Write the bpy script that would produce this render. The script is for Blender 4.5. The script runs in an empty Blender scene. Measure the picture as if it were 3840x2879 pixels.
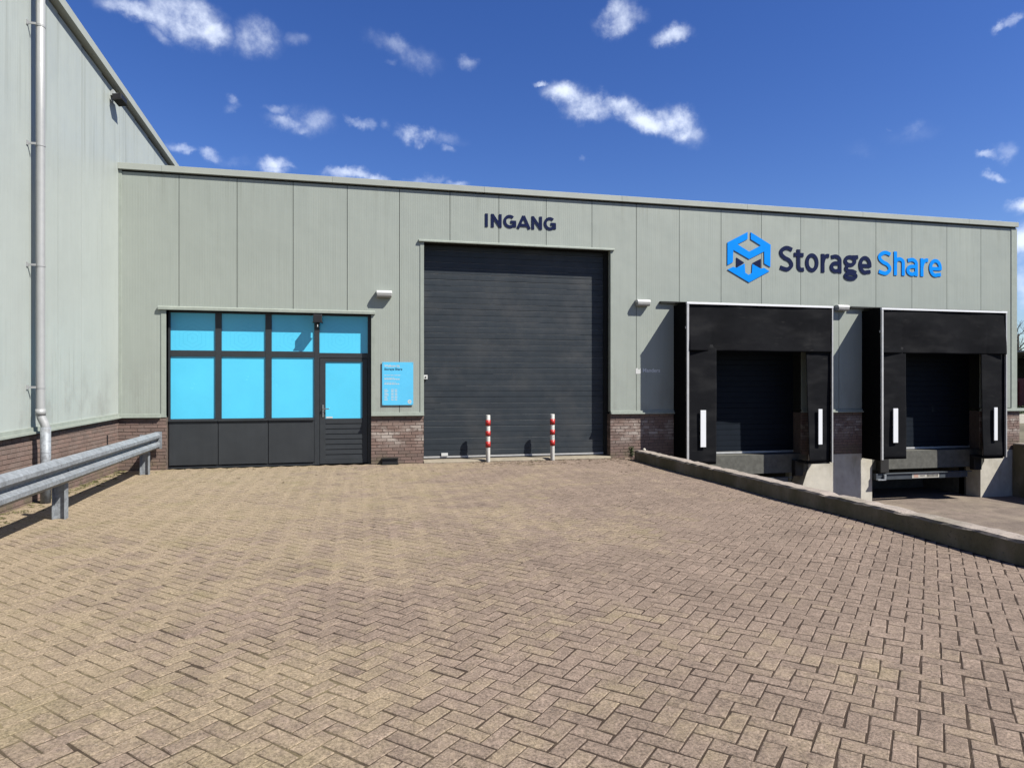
import bpy, math, random
from mathutils import Vector, Matrix
R = math.radians
random.seed(7)
sc = bpy.context.scene
COL = sc.collection

# ------------------------------------------------------------------ camera, sky, sun, exposure
cam_d = bpy.data.cameras.new("camera"); cam = bpy.data.objects.new("camera", cam_d); COL.objects.link(cam)
cam.location = (4.235, -13.30, 1.57); cam.rotation_euler = (R(90), 0, R(-12.87))
cam_d.lens = 23.44; cam_d.sensor_width = 36.0; cam_d.clip_start = 0.05; cam_d.clip_end = 3000
sc.camera = cam
SUN = Vector((1.26, -1.0, 1.77)).normalized()
SUN_EL = math.asin(SUN.z); SUN_AZ = math.atan2(SUN.x, SUN.y)
ld = bpy.data.lights.new("sun", 'SUN'); ld.energy = 5.0; ld.angle = R(0.5); ld.color = (1.0, 0.955, 0.88)
lo = bpy.data.objects.new("sun", ld); COL.objects.link(lo)
lo.rotation_euler = SUN.to_track_quat('Z', 'Y').to_euler(); lo.location = (20, -20, 30)
sc.view_settings.view_transform = 'Standard'; sc.view_settings.look = 'None'
sc.view_settings.gamma = 1.0; sc.view_settings.exposure = 1.15
try: sc.view_settings.use_curve_mapping = False
except Exception: pass
sc.cycles.max_bounces = 6; sc.cycles.diffuse_bounces = 2

W = bpy.data.worlds.new("World"); sc.world = W; W.use_nodes = True
nt = W.node_tree; N = nt.nodes; L = nt.links
for n in list(N): N.remove(n)
def wn(t, **k):
    n = N.new(t)
    for a, b in k.items(): setattr(n, a, b)
    return n
out = wn('ShaderNodeOutputWorld'); bg = wn('ShaderNodeBackground')
sky = wn('ShaderNodeTexSky'); sky.sky_type = 'NISHITA'; sky.sun_disc = False
sky.sun_elevation = SUN_EL; sky.sun_rotation = SUN_AZ
sky.air_density = 1.0; sky.dust_density = 0.3; sky.ozone_density = 4.0; sky.altitude = 200
hs = wn('ShaderNodeHueSaturation'); hs.inputs['Hue'].default_value = 0.518; hs.inputs['Saturation'].default_value = 1.25; hs.inputs['Value'].default_value = 1.0
L.new(sky.outputs[0], hs.inputs['Color'])
gn = wn('ShaderNodeVectorMath', operation='MULTIPLY'); L.new(hs.outputs[0], gn.inputs[0]); gn.inputs[1].default_value = (1.13, 1.13, 1.16)
bg.inputs['Strength'].default_value = 0.052
tc = wn('ShaderNodeTexCoord'); sx = wn('ShaderNodeSeparateXYZ'); L.new(tc.outputs['Generated'], sx.inputs[0])
az = wn('ShaderNodeMath', operation='ARCTAN2'); L.new(sx.outputs[0], az.inputs[0]); L.new(sx.outputs[1], az.inputs[1])
el = wn('ShaderNodeMath', operation='ARCSINE'); L.new(sx.outputs[2], el.inputs[0])
pe = wn('ShaderNodeCombineXYZ'); L.new(az.outputs[0], pe.inputs[0]); L.new(el.outputs[0], pe.inputs[1])
# wispy edge distortion and body noise, laid out on the sky dome
nz = wn('ShaderNodeTexNoise'); nz.inputs['Scale'].default_value = 17; nz.inputs['Detail'].default_value = 9; nz.inputs['Roughness'].default_value = 0.64
L.new(tc.outputs['Generated'], nz.inputs['Vector'])
dsub = wn('ShaderNodeVectorMath', operation='SUBTRACT'); L.new(nz.outputs['Color'], dsub.inputs[0]); dsub.inputs[1].default_value = (0.5, 0.5, 0.5)
dsc = wn('ShaderNodeVectorMath', operation='SCALE'); L.new(dsub.outputs[0], dsc.inputs[0]); dsc.inputs['Scale'].default_value = 0.050
dad = wn('ShaderNodeVectorMath', operation='ADD'); L.new(pe.outputs[0], dad.inputs[0]); L.new(dsc.outputs[0], dad.inputs[1])
flat = wn('ShaderNodeVectorMath', operation='MULTIPLY'); L.new(dad.outputs[0], flat.inputs[0]); flat.inputs[1].default_value = (1, 1, 0)
# clouds: azimuth, elevation, half width, half height (degrees), tilt, thickness
CLOUDS = [
 (-16.36,26.07,2.29,0.59,3,0.8),(-13.24,26.15,2.75,1.15,-13,1.0),(-11.55,25.5,1.42,0.83,10,0.95),(-14.98,25.0,0.86,0.45,-19,0.5),(-8.13,25.85,1.59,1.03,8,0.75),
 (-5.34,26.15,1.02,0.55,7,0.42),(3.0,26.46,2.22,0.68,-18,0.5),(4.94,25.75,1.86,0.82,-6,0.45),(2.8,25.14,0.54,0.23,4,0.4),(9.15,25.63,0.79,0.39,1,0.45),
 (21.93,28.37,1.34,0.85,12,0.85),(21.27,27.92,1.17,0.49,-4,0.85),(23.36,28.39,0.74,0.39,12,0.5),(26.25,27.04,1.43,0.56,-6,0.85),(15.44,24.28,0.79,0.2,-9,0.7),
 (17.62,23.27,1.78,0.81,-11,1),(19.39,22.3,2.04,0.88,-11,1.0),(21.93,22.07,1.94,0.57,-12,0.85),(24.24,21.25,2.5,0.84,-20,1),(26.89,20.58,2.08,0.94,-27,1.1),
 (-9.6,21.29,0.51,0.41,-22,0.6),(-9.67,20.71,0.78,0.25,21,0.45),(-6.48,21.28,0.91,0.33,-3,0.45),(-5.59,20.49,1.5,0.48,-3,0.7),(-3.96,20.73,1.66,0.87,5,0.6),
 (-4.69,20.05,1.1,0.34,6,0.6),(-0.25,20.96,0.94,0.29,-19,0.5),(0.7,20.69,0.76,0.41,4,0.5),(2.23,20.96,0.46,0.34,4,0.35),(4.36,20.39,1.09,0.49,3,0.95),
 (5.53,20.38,1.02,0.42,2,0.8),(4.86,19.93,0.55,0.31,2,0.7),(7.3,20.16,1.34,0.56,2,0.38),(7.49,19.33,0.59,0.25,2,0.6),(-13.62,17.69,0.88,0.4,-7,0.7),
 (-13.18,17.43,0.65,0.26,8,0.6),(-11.61,17.38,0.85,0.47,-3,0.7),(-9.6,17.33,1.38,0.34,7,0.25),(-7.01,17.45,1.0,0.55,6,0.9),(-6.83,16.99,0.78,0.48,6,0.75),
 (-5.95,17.42,0.69,0.28,-14,0.5),(-1.56,16.74,1.51,0.43,4,0.6),(-0.63,16.95,1.44,0.5,4,0.85),(1.46,16.79,1.0,0.39,3,0.95),(4.94,16.81,1.33,0.43,2,0.5),
 (6.31,16.79,1.18,0.29,2,0.35),(8.28,16.48,0.87,0.26,1,0.5),(48.89,23.43,0.47,0.3,18,0.7),(49.61,23.58,0.58,0.29,6,0.55),(43.86,18.11,0.68,0.39,23,0.28),
 (43.71,17.83,1.76,0.68,-10,0.15),(42.67,18.69,0.3,0.12,-10,0.3),(48.18,15.74,0.59,0.24,-11,0.6),(49.22,15.84,0.78,0.48,-11,0.42),(48.44,14.54,0.61,0.24,-21,0.6),
 (49.04,14.2,0.62,0.25,-31,0.55),(48.31,11.12,0.69,0.28,-8,0.95),(50.12,12.14,0.76,0.49,-9,1.0),(50.37,9.98,1.0,1.08,-8,1.1),(50.49,8.42,0.99,0.62,-6,0.35),
 (50.62,6.55,0.99,1.4,-5,0.7),(49.35,10.73,0.52,0.25,-8,0.9),(18.6,18.68,0.31,0.22,-29,0.3),(40.53,17.33,0.94,0.45,-9,0.15),(75,14,8,2,-5,0.7),
 (95,22,6,2,5,0.6),(-60,20,8,2.4,6,0.7),(-95,26,7,2,-5,0.6),(150,18,9,2.5,4,0.6),(-150,24,8,2,3,0.6),]
acc = None
for a, e, ra, re, tilt, th in CLOUDS:
    m = wn('ShaderNodeMapping', vector_type='TEXTURE')
    m.inputs['Location'].default_value = (R(a), R(e), 0); m.inputs['Rotation'].default_value = (0, 0, R(tilt))
    m.inputs['Scale'].default_value = (R(ra) * 1.45, R(re) * 1.55, 1)
    L.new(flat.outputs[0], m.inputs['Vector'])
    ln = wn('ShaderNodeVectorMath', operation='LENGTH'); L.new(m.outputs[0], ln.inputs[0])
    mr = wn('ShaderNodeMapRange', interpolation_type='SMOOTHSTEP'); L.new(ln.outputs['Value'], mr.inputs['Value'])
    mr.inputs['From Min'].default_value = 1.15; mr.inputs['From Max'].default_value = 0.1
    mr.inputs['To Min'].default_value = 0; mr.inputs['To Max'].default_value = th
    if acc is None: acc = mr.outputs[0]
    else:
        mx = wn('ShaderNodeMath', operation='MAXIMUM'); L.new(acc, mx.inputs[0]); L.new(mr.outputs[0], mx.inputs[1]); acc = mx.outputs[0]
nb = wn('ShaderNodeTexNoise'); nb.inputs['Scale'].default_value = 24; nb.inputs['Detail'].default_value = 7; nb.inputs['Roughness'].default_value = 0.60
L.new(tc.outputs['Generated'], nb.inputs['Vector'])
nbm = wn('ShaderNodeMapRange'); L.new(nb.outputs['Fac'], nbm.inputs['Value']); nbm.inputs['From Min'].default_value = .3; nbm.inputs['From Max'].default_value = .62; nbm.inputs['To Min'].default_value = .25; nbm.inputs['To Max'].default_value = 1.15
dm = wn('ShaderNodeMath', operation='MULTIPLY'); L.new(acc, dm.inputs[0]); L.new(nbm.outputs[0], dm.inputs[1])
cr = wn('ShaderNodeMapRange', interpolation_type='SMOOTHSTEP'); L.new(dm.outputs[0], cr.inputs['Value']); cr.inputs['From Min'].default_value = 0.0; cr.inputs['From Max'].default_value = 1.22; cr.inputs['To Max'].default_value = 0.92
mix = wn('ShaderNodeMixRGB'); L.new(cr.outputs[0], mix.inputs['Fac']); L.new(gn.outputs[0], mix.inputs['Color1']); mix.inputs['Color2'].default_value = (8.6, 9.4, 11.0, 1)
L.new(mix.outputs[0], bg.inputs['Color']); L.new(bg.outputs[0], out.inputs[0])

# ------------------------------------------------------------------ helpers
class MB:
    def __init__(s): s.v = []; s.f = []; s.t = []
    def add(s, vs, fs, tone=None):
        o = len(s.v); s.v += [tuple(p) for p in vs]; s.f += [tuple(i + o for i in f) for f in fs]
        s.t += [random.random() if tone is None else tone] * len(fs); return s
    def box(s, x0, x1, y0, y1, z0, z1, tone=None):
        if x0 > x1: x0, x1 = x1, x0
        if y0 > y1: y0, y1 = y1, y0
        if z0 > z1: z0, z1 = z1, z0
        return s.add([(x0,y0,z0),(x1,y0,z0),(x1,y1,z0),(x0,y1,z0),(x0,y0,z1),(x1,y0,z1),(x1,y1,z1),(x0,y1,z1)],
              [(0,3,2,1),(4,5,6,7),(0,1,5,4),(1,2,6,5),(2,3,7,6),(3,0,4,7)], tone)
    def prism(s, pts, axis, a0, a1, tone=None):
        """polygon pts (2-D) extruded along axis: 'y' -> pts are (x,z); 'x' -> (y,z); 'z' -> (x,y)"""
        def mk(p, a): return {'y': (p[0], a, p[1]), 'x': (a, p[0], p[1]), 'z': (p[0], p[1], a)}[axis]
        n = len(pts); vs = [mk(p, a0) for p in pts] + [mk(p, a1) for p in pts]
        area = sum(pts[i][0] * pts[(i+1) % n][1] - pts[(i+1) % n][0] * pts[i][1] for i in range(n))
        fs = [tuple(range(n)), tuple(range(2*n-1, n-1, -1))] + [(i, i+n, (i+1) % n + n, (i+1) % n) for i in range(n)]
        return s.add(vs, fs, tone)
    def cyl(s, p0, p1, r0, r1=None, n=20, cap=True, tone=None):
        r1 = r0 if r1 is None else r1; p0 = Vector(p0); p1 = Vector(p1); d = (p1 - p0).normalized()
        a = d.orthogonal().normalized(); b = d.cross(a)
        vs = []
        for p, r in ((p0, r0), (p1, r1)):
            for i in range(n):
                t = 2 * math.pi * i / n; vs.append(p + a * (r * math.cos(t)) + b * (r * math.sin(t)))
        fs = [(i, (i+1) % n, (i+1) % n + n, i + n) for i in range(n)]
        if cap: fs += [tuple(range(n-1, -1, -1)), tuple(range(n, 2*n))]
        return s.add(vs, fs, tone)
    def tube(s, pts, r, n=16, cap=True):
        pts = [Vector(p) for p in pts]; vs = []; prev = None
        rr = r if isinstance(r, (list, tuple)) else [r] * len(pts)
        for k, p in enumerate(pts):
            d = (pts[min(k+1, len(pts)-1)] - pts[max(k-1, 0)]).normalized()
            a = d.orthogonal().normalized() if prev is None else (prev - d * prev.dot(d)).normalized()
            prev = a; b = d.cross(a)
            for i in range(n):
                t = 2 * math.pi * i / n; vs.append(p + a * (rr[k] * math.cos(t)) + b * (rr[k] * math.sin(t)))
        fs = []
        for k in range(len(pts) - 1):
            for i in range(n): fs.append((k*n+i, k*n+(i+1) % n, (k+1)*n+(i+1) % n, (k+1)*n+i))
        if cap: fs += [tuple(range(n-1, -1, -1)), tuple(range((len(pts)-1)*n, len(pts)*n))]
        return s.add(vs, fs)
    def build(s, name, mat, parent=None, loc=None, bevel=0, smooth=False, seg=2):
        if parent is not None: o0 = Vector(parent_world(parent))
        elif loc is not None: o0 = Vector(loc)
        else: o0 = Vector((0, 0, 0))
        me = bpy.data.meshes.new(name); me.from_pydata([tuple(Vector(p) - o0) for p in s.v], [], s.f); me.update()
        import bmesh
        bm = bmesh.new(); bm.from_mesh(me); bmesh.ops.recalc_face_normals(bm, faces=bm.faces); bm.to_mesh(me); bm.free()
        at = me.attributes.new("tone", 'FLOAT', 'FACE'); at.data.foreach_set("value", s.t)
        me.materials.append(mat)
        if smooth: me.polygons.foreach_set("use_smooth", [True] * len(me.polygons))
        ob = bpy.data.objects.new(name, me); COL.objects.link(ob)
        if parent is not None: ob.parent = parent
        elif loc is not None: ob.location = loc
        if bevel:
            b = ob.modifiers.new("bevel", 'BEVEL'); b.width = bevel; b.segments = seg; b.limit_method = 'ANGLE'; b.angle_limit = R(40)
        if smooth:
            try:
                with bpy.context.temp_override(object=ob, active_object=ob, selected_objects=[ob], selected_editable_objects=[ob]):
                    bpy.ops.object.shade_auto_smooth(angle=R(35))
            except Exception: pass
        return ob
def parent_world(o):
    p = Vector((0, 0, 0))
    while o is not None: p = p + o.location; o = o.parent
    return p
def tag(o, label=None, cat=None, group=None, kind=None):
    if label: o['label'] = label
    if cat: o['category'] = cat
    if group: o['group'] = group
    if kind: o['kind'] = kind
    return o
def empty(name, loc, label, cat, group=None):
    o = bpy.data.objects.new(name, None); COL.objects.link(o); o.location = loc; o.empty_display_size = .2
    return tag(o, label, cat, group)

# ------------------------------------------------------------------ materials
def mat(name, col, rough=.6, metal=0., spec=.4, vary=.12, scale=3., detail=6, bump=0., bscale=60., streak=0., tone=0., extra=None):
    m = bpy.data.materials.new(name); m.use_nodes = True; nt = m.node_tree; b = nt.nodes['Principled BSDF']
    b.inputs['Roughness'].default_value = rough; b.inputs['Metallic'].default_value = metal
    b.inputs['Specular IOR Level'].default_value = spec
    def nn(t, **k):
        n = nt.nodes.new(t)
        for a, c in k.items(): setattr(n, a, c)
        return n
    g = nn('ShaderNodeNewGeometry'); P = g.outputs['Position']
    def noise(sc_, det=5, vec=P, mul=None, rough_=.6):
        n = nn('ShaderNodeTexNoise'); n.inputs['Scale'].default_value = sc_; n.inputs['Detail'].default_value = det; n.inputs['Roughness'].default_value = rough_
        if mul:
            mm = nn('ShaderNodeVectorMath', operation='MULTIPLY'); nt.links.new(vec, mm.inputs[0]); mm.inputs[1].default_value = mul; nt.links.new(mm.outputs[0], n.inputs['Vector'])
        else: nt.links.new(vec, n.inputs['Vector'])
        return n.outputs['Fac']
    def rng(v, a, b_, c, d, smooth=False):
        n = nn('ShaderNodeMapRange'); nt.links.new(v, n.inputs['Value'])
        if smooth: n.interpolation_type = 'SMOOTHSTEP'
        for k, x in zip(('From Min', 'From Max', 'To Min', 'To Max'), (a, b_, c, d)): n.inputs[k].default_value = x
        return n.outputs[0]
    def mth(op, a, b_=None):
        n = nn('ShaderNodeMath', operation=op)
        for i, x in enumerate((a, b_)):
            if x is None: continue
            if isinstance(x, (int, float)): n.inputs[i].default_value = x
            else: nt.links.new(x, n.inputs[i])
        return n.outputs[0]
    def mixc(f, a, b_, mode='MIX'):
        n = nn('ShaderNodeMixRGB'); n.blend_type = mode
        for i, x in zip(('Fac', 'Color1', 'Color2'), (f, a, b_)):
            if isinstance(x, (int, float)): n.inputs[i].default_value = x
            elif isinstance(x, tuple): n.inputs[i].default_value = x if len(x) == 4 else (*x, 1)
            else: nt.links.new(x, n.inputs[i])
        return n.outputs[0]
    def sclc(c, f):
        n = nn('ShaderNodeVectorMath', operation='SCALE')
        if isinstance(c, tuple): n.inputs[0].default_value = c
        else: nt.links.new(c, n.inputs[0])
        if isinstance(f, (int, float)): n.inputs['Scale'].default_value = f
        else: nt.links.new(f, n.inputs['Scale'])
        return n.outputs[0]
    fac = rng(noise(scale, detail), .3, .7, 1 - vary, 1 + vary)
    if streak: fac = mth('MULTIPLY', fac, rng(noise(1., 6, mul=(14, 14, .7)), .3, .7, 1 - streak, 1 + streak))
    if tone:
        a = nn('ShaderNodeAttribute'); a.attribute_name = 'tone'; fac = mth('MULTIPLY', fac, rng(a.outputs['Fac'], 0, 1, 1 - tone, 1 + tone))
    c = sclc(tuple(col), fac)
    h = None
    if bump: h = noise(bscale, 6)
    H = dict(nt=nt, nn=nn, P=P, noise=noise, rng=rng, mth=mth, mixc=mixc, sclc=sclc, b=b)
    if extra:
        r = extra(H, c, h); c = r[0]; h = r[1]
    nt.links.new(sclc(c, 0.59), b.inputs['Base Color'])
    if h is not None:
        bp = nn('ShaderNodeBump'); bp.inputs['Strength'].default_value = 1.0; bp.inputs['Distance'].default_value = bump or .002
        nt.links.new(h, bp.inputs['Height']); nt.links.new(bp.outputs[0], b.inputs['Normal'])
    if rough and vary:
        nt.links.new(rng(noise(scale * 3, 4), .3, .7, max(0, rough - .08), min(1, rough + .08)), b.inputs['Roughness'])
    return m

def clad_extra(H, c, h):
    nt, nn = H['nt'], H['nn']
    s = nn('ShaderNodeSeparateXYZ'); nt.links.new(H['P'], s.inputs[0])
    u = H['mth']('ADD', s.outputs[0], s.outputs[1])
    w = H['mth']('SINE', H['mth']('MULTIPLY', u, 2 * math.pi / .045))
    # fine linear ribs pressed in the sheet, plus dirt washed down from above and algae near the bottom rail
    st = H['noise'](1., 7, mul=(26, 26, .35))
    streaks = H['rng'](st, .56, .74, 0, 1, True)
    bl = H['rng'](H['noise'](.9, 5), .42, .68, 0, 1, True)
    k = H['mth']('MULTIPLY', streaks, bl)
    c = H['mixc'](H['mth']('MULTIPLY', k, .55), c, (.21, .22, .165))
    low = H['rng'](s.outputs[2], 2.3, 1.0, 0, 1, True)
    k2 = H['mth']('MULTIPLY', low, H['rng'](H['noise'](2.2, 6, mul=(1, 1, .6)), .42, .7, 0, .45, True))
    c = H['mixc'](k2, c, (.23, .225, .20))
    speck = H['rng'](H['noise'](38, 3), .70, .78, 0, .35, True)
    c = H['mixc'](speck, c, (.16, .15, .12))
    w = H['mth']('MULTIPLY', w, H['rng'](H['noise'](.7, 2), .35, .6, .15, 1.0))
    top = H['mth']('MULTIPLY', H['rng'](s.outputs[2], 4.6, 5.45, 0, 1, True), H['rng'](H['noise'](1., 6, mul=(9, 9, .25)), .50, .72, 0, .4, True))
    c = H['mixc'](top, c, (.22, .235, .19))
    return c, H['mth']('ADD', H['mth']('MULTIPLY', w, .65), H['mth']('ADD', H['mth']('MULTIPLY', H['noise'](5, 4), 1.2), H['mth']('MULTIPLY', H['noise'](1.6, 2), 14.)))
M = {}
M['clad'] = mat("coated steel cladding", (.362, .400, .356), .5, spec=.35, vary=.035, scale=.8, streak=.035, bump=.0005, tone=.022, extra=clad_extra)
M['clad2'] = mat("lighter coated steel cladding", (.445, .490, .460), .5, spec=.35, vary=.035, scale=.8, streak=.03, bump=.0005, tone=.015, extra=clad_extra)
M['trim'] = mat("trim steel", (.355, .395, .345), .5, spec=.35, vary=.07, scale=6, streak=.07)
M['fascia'] = mat("fascia steel", (.41, .44, .395), .5, spec=.35, vary=.05, scale=3, tone=.03)
M['jamb'] = mat("dark jamb", (.022, .024, .022), .7, spec=.15, vary=.1)
M['dark'] = mat("anthracite paint", (.034, .039, .044), .45, spec=.35, vary=.10, scale=5)
M['darkpanel'] = mat("anthracite panel", (.037, .042, .047), .5, spec=.3, vary=.12, scale=2, streak=.08)
def door_extra(H, c, h):
    nt, nn = H['nt'], H['nn']
    d = H['rng'](H['noise'](1.3, 6, mul=(1, 1, 1.4)), .42, .72, 0, .5, True)
    return H['mixc'](d, c, (.075, .078, .08)), h
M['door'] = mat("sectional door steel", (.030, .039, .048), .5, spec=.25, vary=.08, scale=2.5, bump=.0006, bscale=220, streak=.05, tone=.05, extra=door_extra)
M['dockdoor'] = mat("dock door steel in painted shade", (.011, .016, .024), .6, spec=.08, vary=.08, scale=2.5, streak=.05, tone=.05)  # darker than the sunlit steel, dock shade painted into the colour
M['ribglint'] = mat("painted rib highlight", (.20, .215, .225), .5, vary=.35, scale=3)
def film_extra(H, c, h):
    nt, nn = H['nt'], H['nn']
    s = nn('ShaderNodeSeparateXYZ'); nt.links.new(H['P'], s.inputs[0])
    x = H['mth']('SUBTRACT', H['mth']('PINGPONG', H['mth']('SUBTRACT', s.outputs[0], .75), .445), .0)
    x = H['mth']('SUBTRACT', .445, x)
    z = H['mth']('SUBTRACT', s.outputs[2], 2.42)
    q = []
    for a in (0, 60, 120):
        q.append(H['mth']('ABSOLUTE', H['mth']('ADD', H['mth']('MULTIPLY', x, math.cos(R(a))), H['mth']('MULTIPLY', z, math.sin(R(a))))))
    d = H['mth']('MAXIMUM', H['mth']('MAXIMUM', q[0], q[1]), q[2])
    w = H['mth']('SINE', H['mth']('MULTIPLY', d, 2 * math.pi / .07))
    k = H['mth']('MULTIPLY', H['rng'](w, .55, .95, 0, 1, True), H['rng'](d, .50, .1, 0, .22, True))
    return H['mixc'](k, c, (.05, .42, .72)), h
M['film'] = mat("sky blue window film", (.105, .66, .96), .20, spec=.5, vary=.045, scale=1.6, extra=film_extra)
M['signblue'] = mat("light blue sign face", (.12, .60, .93), .4, spec=.4, vary=.03)
M['steel'] = mat("door handle steel", (.55, .55, .54), .3, metal=.9, vary=.05)
M['alu'] = mat("aluminium profile", (.62, .62, .61), .45, metal=.35, vary=.10, scale=9)
M['white'] = mat("white plastic", (.66, .67, .65), .4, vary=.05)
M['whitestrip'] = mat("white marker strip", (.88, .90, .92), .35, vary=.02)
M['lens'] = mat("greyed lamp cover", (.42, .42, .40), .35, vary=.08, scale=12)
def chip_extra(H, c, h):
    return H['mixc'](H['rng'](H['noise'](28, 5), .62, .68, 0, .8, True), c, (.16, .12, .09)), h
M['whitepaint'] = mat("white gloss paint", (.70, .69, .64), .4, vary=.12, scale=14, streak=.12, extra=chip_extra)
M['redpaint'] = mat("red reflective band", (.50, .030, .025), .4, vary=.10, scale=20)
M['navy'] = mat("navy acrylic", (.014, .021, .070), .6, spec=.03, vary=.05)
M['blue'] = mat("bright blue acrylic", (.003, .30, 1.0), .5, spec=.05, vary=.04)
M['text_grey'] = mat("grey vinyl", (.42, .45, .44), .6, vary=.1, scale=30)
M['black'] = mat("matt black plastic", (.012, .012, .014), .5, vary=.1)
def fab_extra(H, c, h):
    f1 = H['rng'](H['noise'](1.5, 5, mul=(.8, 1, 2.4), rough_=.5), .46, .76, 0, .42, True)
    c = H['mixc'](f1, c, (.040, .040, .041))
    f2 = H['rng'](H['noise'](6, 5, mul=(.6, 1, 2)), .62, .80, 0, .3, True)
    c = H['mixc'](f2, c, (.075, .072, .066))
    return c, H['mth']('ADD', H['mth']('MULTIPLY', H['noise'](1.3, 2, mul=(1, 1, 1.7)), 16.), H['mth']('MULTIPLY', H['noise'](150, 2), .5))
M['fabric'] = mat("black shelter canvas", (.010, .0105, .0125), .75, spec=.04, vary=.12, scale=3, bump=.0010, extra=fab_extra)
M['fabricside'] = mat("black side canvas", (.003, .0033, .0036), .85, spec=.08, vary=.15, scale=3)
def brick_extra(H, c, h):
    nt, nn = H['nt'], H['nn']
    a = nn('ShaderNodeAttribute'); a.attribute_name = 'tone'
    s = nn('ShaderNodeSeparateXYZ'); nt.links.new(H['P'], s.inputs[0])
    c = H['mixc'](H['rng'](a.outputs['Fac'], .1, .9, 0, .8), c, (.175, .130, .112))
    band = H['mth']('MULTIPLY', H['rng'](s.outputs[2], .25, .5, 0, 1, True), H['rng'](s.outputs[2], .88, .70, 0, 1, True))
    ef = H['mth']('MULTIPLY', band, H['rng'](H['noise'](3.0, 5, mul=(1, 1, 1.5)), .42, .58, 0, .85, True))
    ef = H['mth']('MULTIPLY', ef, H['rng'](s.outputs[0], .9, 4.0, .12, 1.0))
    ef = H['mth']('MULTIPLY', ef, H['rng'](a.outputs['Fac'], .15, .6, .25, 1.0))
    c = H['mixc'](ef, c, (.50, .44, .39))
    mo = H['mth']('MULTIPLY', H['rng'](s.outputs[2], .3, .0, 0, 1, True), H['rng'](H['noise'](4, 5), .42, .62, 0, .6, True))
    c = H['mixc'](mo, c, (.14, .13, .075))
    c = H['sclc'](c, H['rng'](H['noise'](45, 4), .3, .7, .82, 1.18))
    return c, h
M['brick'] = mat("red brown brick", (.240, .165, .138), .85, spec=.2, vary=.10, scale=7, bump=.003, bscale=90, extra=brick_extra)
M['mortar'] = mat("dark mortar", (.135, .105, .088), .95, spec=.1, vary=.2, scale=20, bump=.003)
def conc_extra(H, c, h):
    nt, nn = H['nt'], H['nn']
    s = nn('ShaderNodeSeparateXYZ'); nt.links.new(H['P'], s.inputs[0])
    k = H['rng'](H['noise'](1.5, 7, mul=(1, 1, .4)), .46, .68, 0, .6, True)
    c = H['mixc'](k, c, (.17, .155, .10))
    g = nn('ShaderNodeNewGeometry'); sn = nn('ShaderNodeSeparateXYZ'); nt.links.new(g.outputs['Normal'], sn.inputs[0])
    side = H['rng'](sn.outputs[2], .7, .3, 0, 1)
    c = H['mixc'](H['mth']('MULTIPLY', side, H['rng'](H['noise'](2.2, 6, mul=(1, 1, .5)), .30, .60, .45, .90, True)), c, (.125, .112, .066))  # upright faces darkened: painted shade together with moss
    sp = H['rng'](H['noise'](30, 4), .60, .70, 0, .6, True)
    c = H['mixc'](sp, c, (.13, .12, .10))
    return c, H['mth']('ADD', h, H['mth']('MULTIPLY', H['rng'](H['noise'](30, 4), .6, .7, 1, 0, True), .7))
M['parapet'] = mat("weathered mossy concrete with painted side shade", (.37, .32, .275), .9, spec=.2, vary=.16, scale=8, bump=.006, bscale=55, extra=conc_extra)
def conc2(H, c, h):
    k = H['rng'](H['noise'](1.8, 6, mul=(1, 1, .4)), .48, .72, 0, .5, True)
    c = H['mixc'](k, c, (.24, .22, .15))
    return c, h
M['concrete'] = mat("pale cast concrete", (.62, .585, .50), .9, spec=.2, vary=.12, scale=5, bump=.004, bscale=70, extra=conc2)
M['concdark'] = mat("dirty dock concrete", (.125, .125, .11), .9, spec=.2, vary=.25, scale=9, bump=.004, bscale=60)
M['apron'] = mat("threshold concrete", (.30, .262, .20), .9, spec=.2, vary=.15, scale=7, bump=.005, bscale=60)
def galv(H, c, h):
    nt, nn = H['nt'], H['nn']
    v = nn('ShaderNodeTexVoronoi'); v.inputs['Scale'].default_value = 34; nt.links.new(H['P'], v.inputs['Vector'])
    s = nn('ShaderNodeSeparateXYZ'); nt.links.new(v.outputs['Color'], s.inputs[0])
    c = H['sclc'](c, H['rng'](s.outputs[0], 0, 1, .78, 1.16))
    k = H['rng'](H['noise'](9, 6), .58, .75, 0, .5, True)
    return H['mixc'](k, c, (.22, .21, .19)), h
M['galv'] = mat("weathered galvanised steel", (.30, .325, .35), .6, metal=.25, spec=.4, vary=.14, scale=5, streak=.08, bump=.0012, bscale=60, extra=galv)
M['zinc'] = mat("grey drain pipe", (.40, .41, .41), .5, metal=.15, vary=.06, scale=6, streak=.05)
M['steelblue'] = mat("blue grey painted steel", (.060, .072, .085), .5, spec=.4, vary=.2, scale=6)
M['roof'] = mat("roof membrane", (.10, .10, .10), .9, vary=.2)
M['rubber'] = mat("black rubber", (.01, .01, .01), .7, vary=.2)
def paver_mask(H):
    nt, nn = H['nt'], H['nn']
    s = nn('ShaderNodeSeparateXYZ'); nt.links.new(H['P'], s.inputs[0])
    gx = H['rng'](s.outputs[0], 9.0, 1.2, -.10, .34)
    gy = H['rng'](s.outputs[1], -9, -2, -.03, .07)
    n1 = H['noise'](.55, 6, rough_=.62); n2 = H['noise'](2.6, 5)
    m = H['mth']('ADD', H['mth']('ADD', n1, gx), H['mth']('ADD', gy, H['mth']('MULTIPLY', H['mth']('SUBTRACT', n2, .5), .55)))
    edge = H['rng'](s.outputs[0], .75, .15, 0, .35)
    a = nn('ShaderNodeAttribute'); a.attribute_name = 'tone2'
    m = H['mth']('ADD', m, H['mth']('MULTIPLY', H['mth']('SUBTRACT', a.outputs['Fac'], .5), .20))
    m = H['mth']('ADD', m, H['mth']('MULTIPLY', H['mth']('SUBTRACT', H['noise'](14, 6, rough_=.7), .5), .45))
    return H['rng'](H['mth']('ADD', m, edge), .46, .86, 0, 1, True), s
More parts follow.
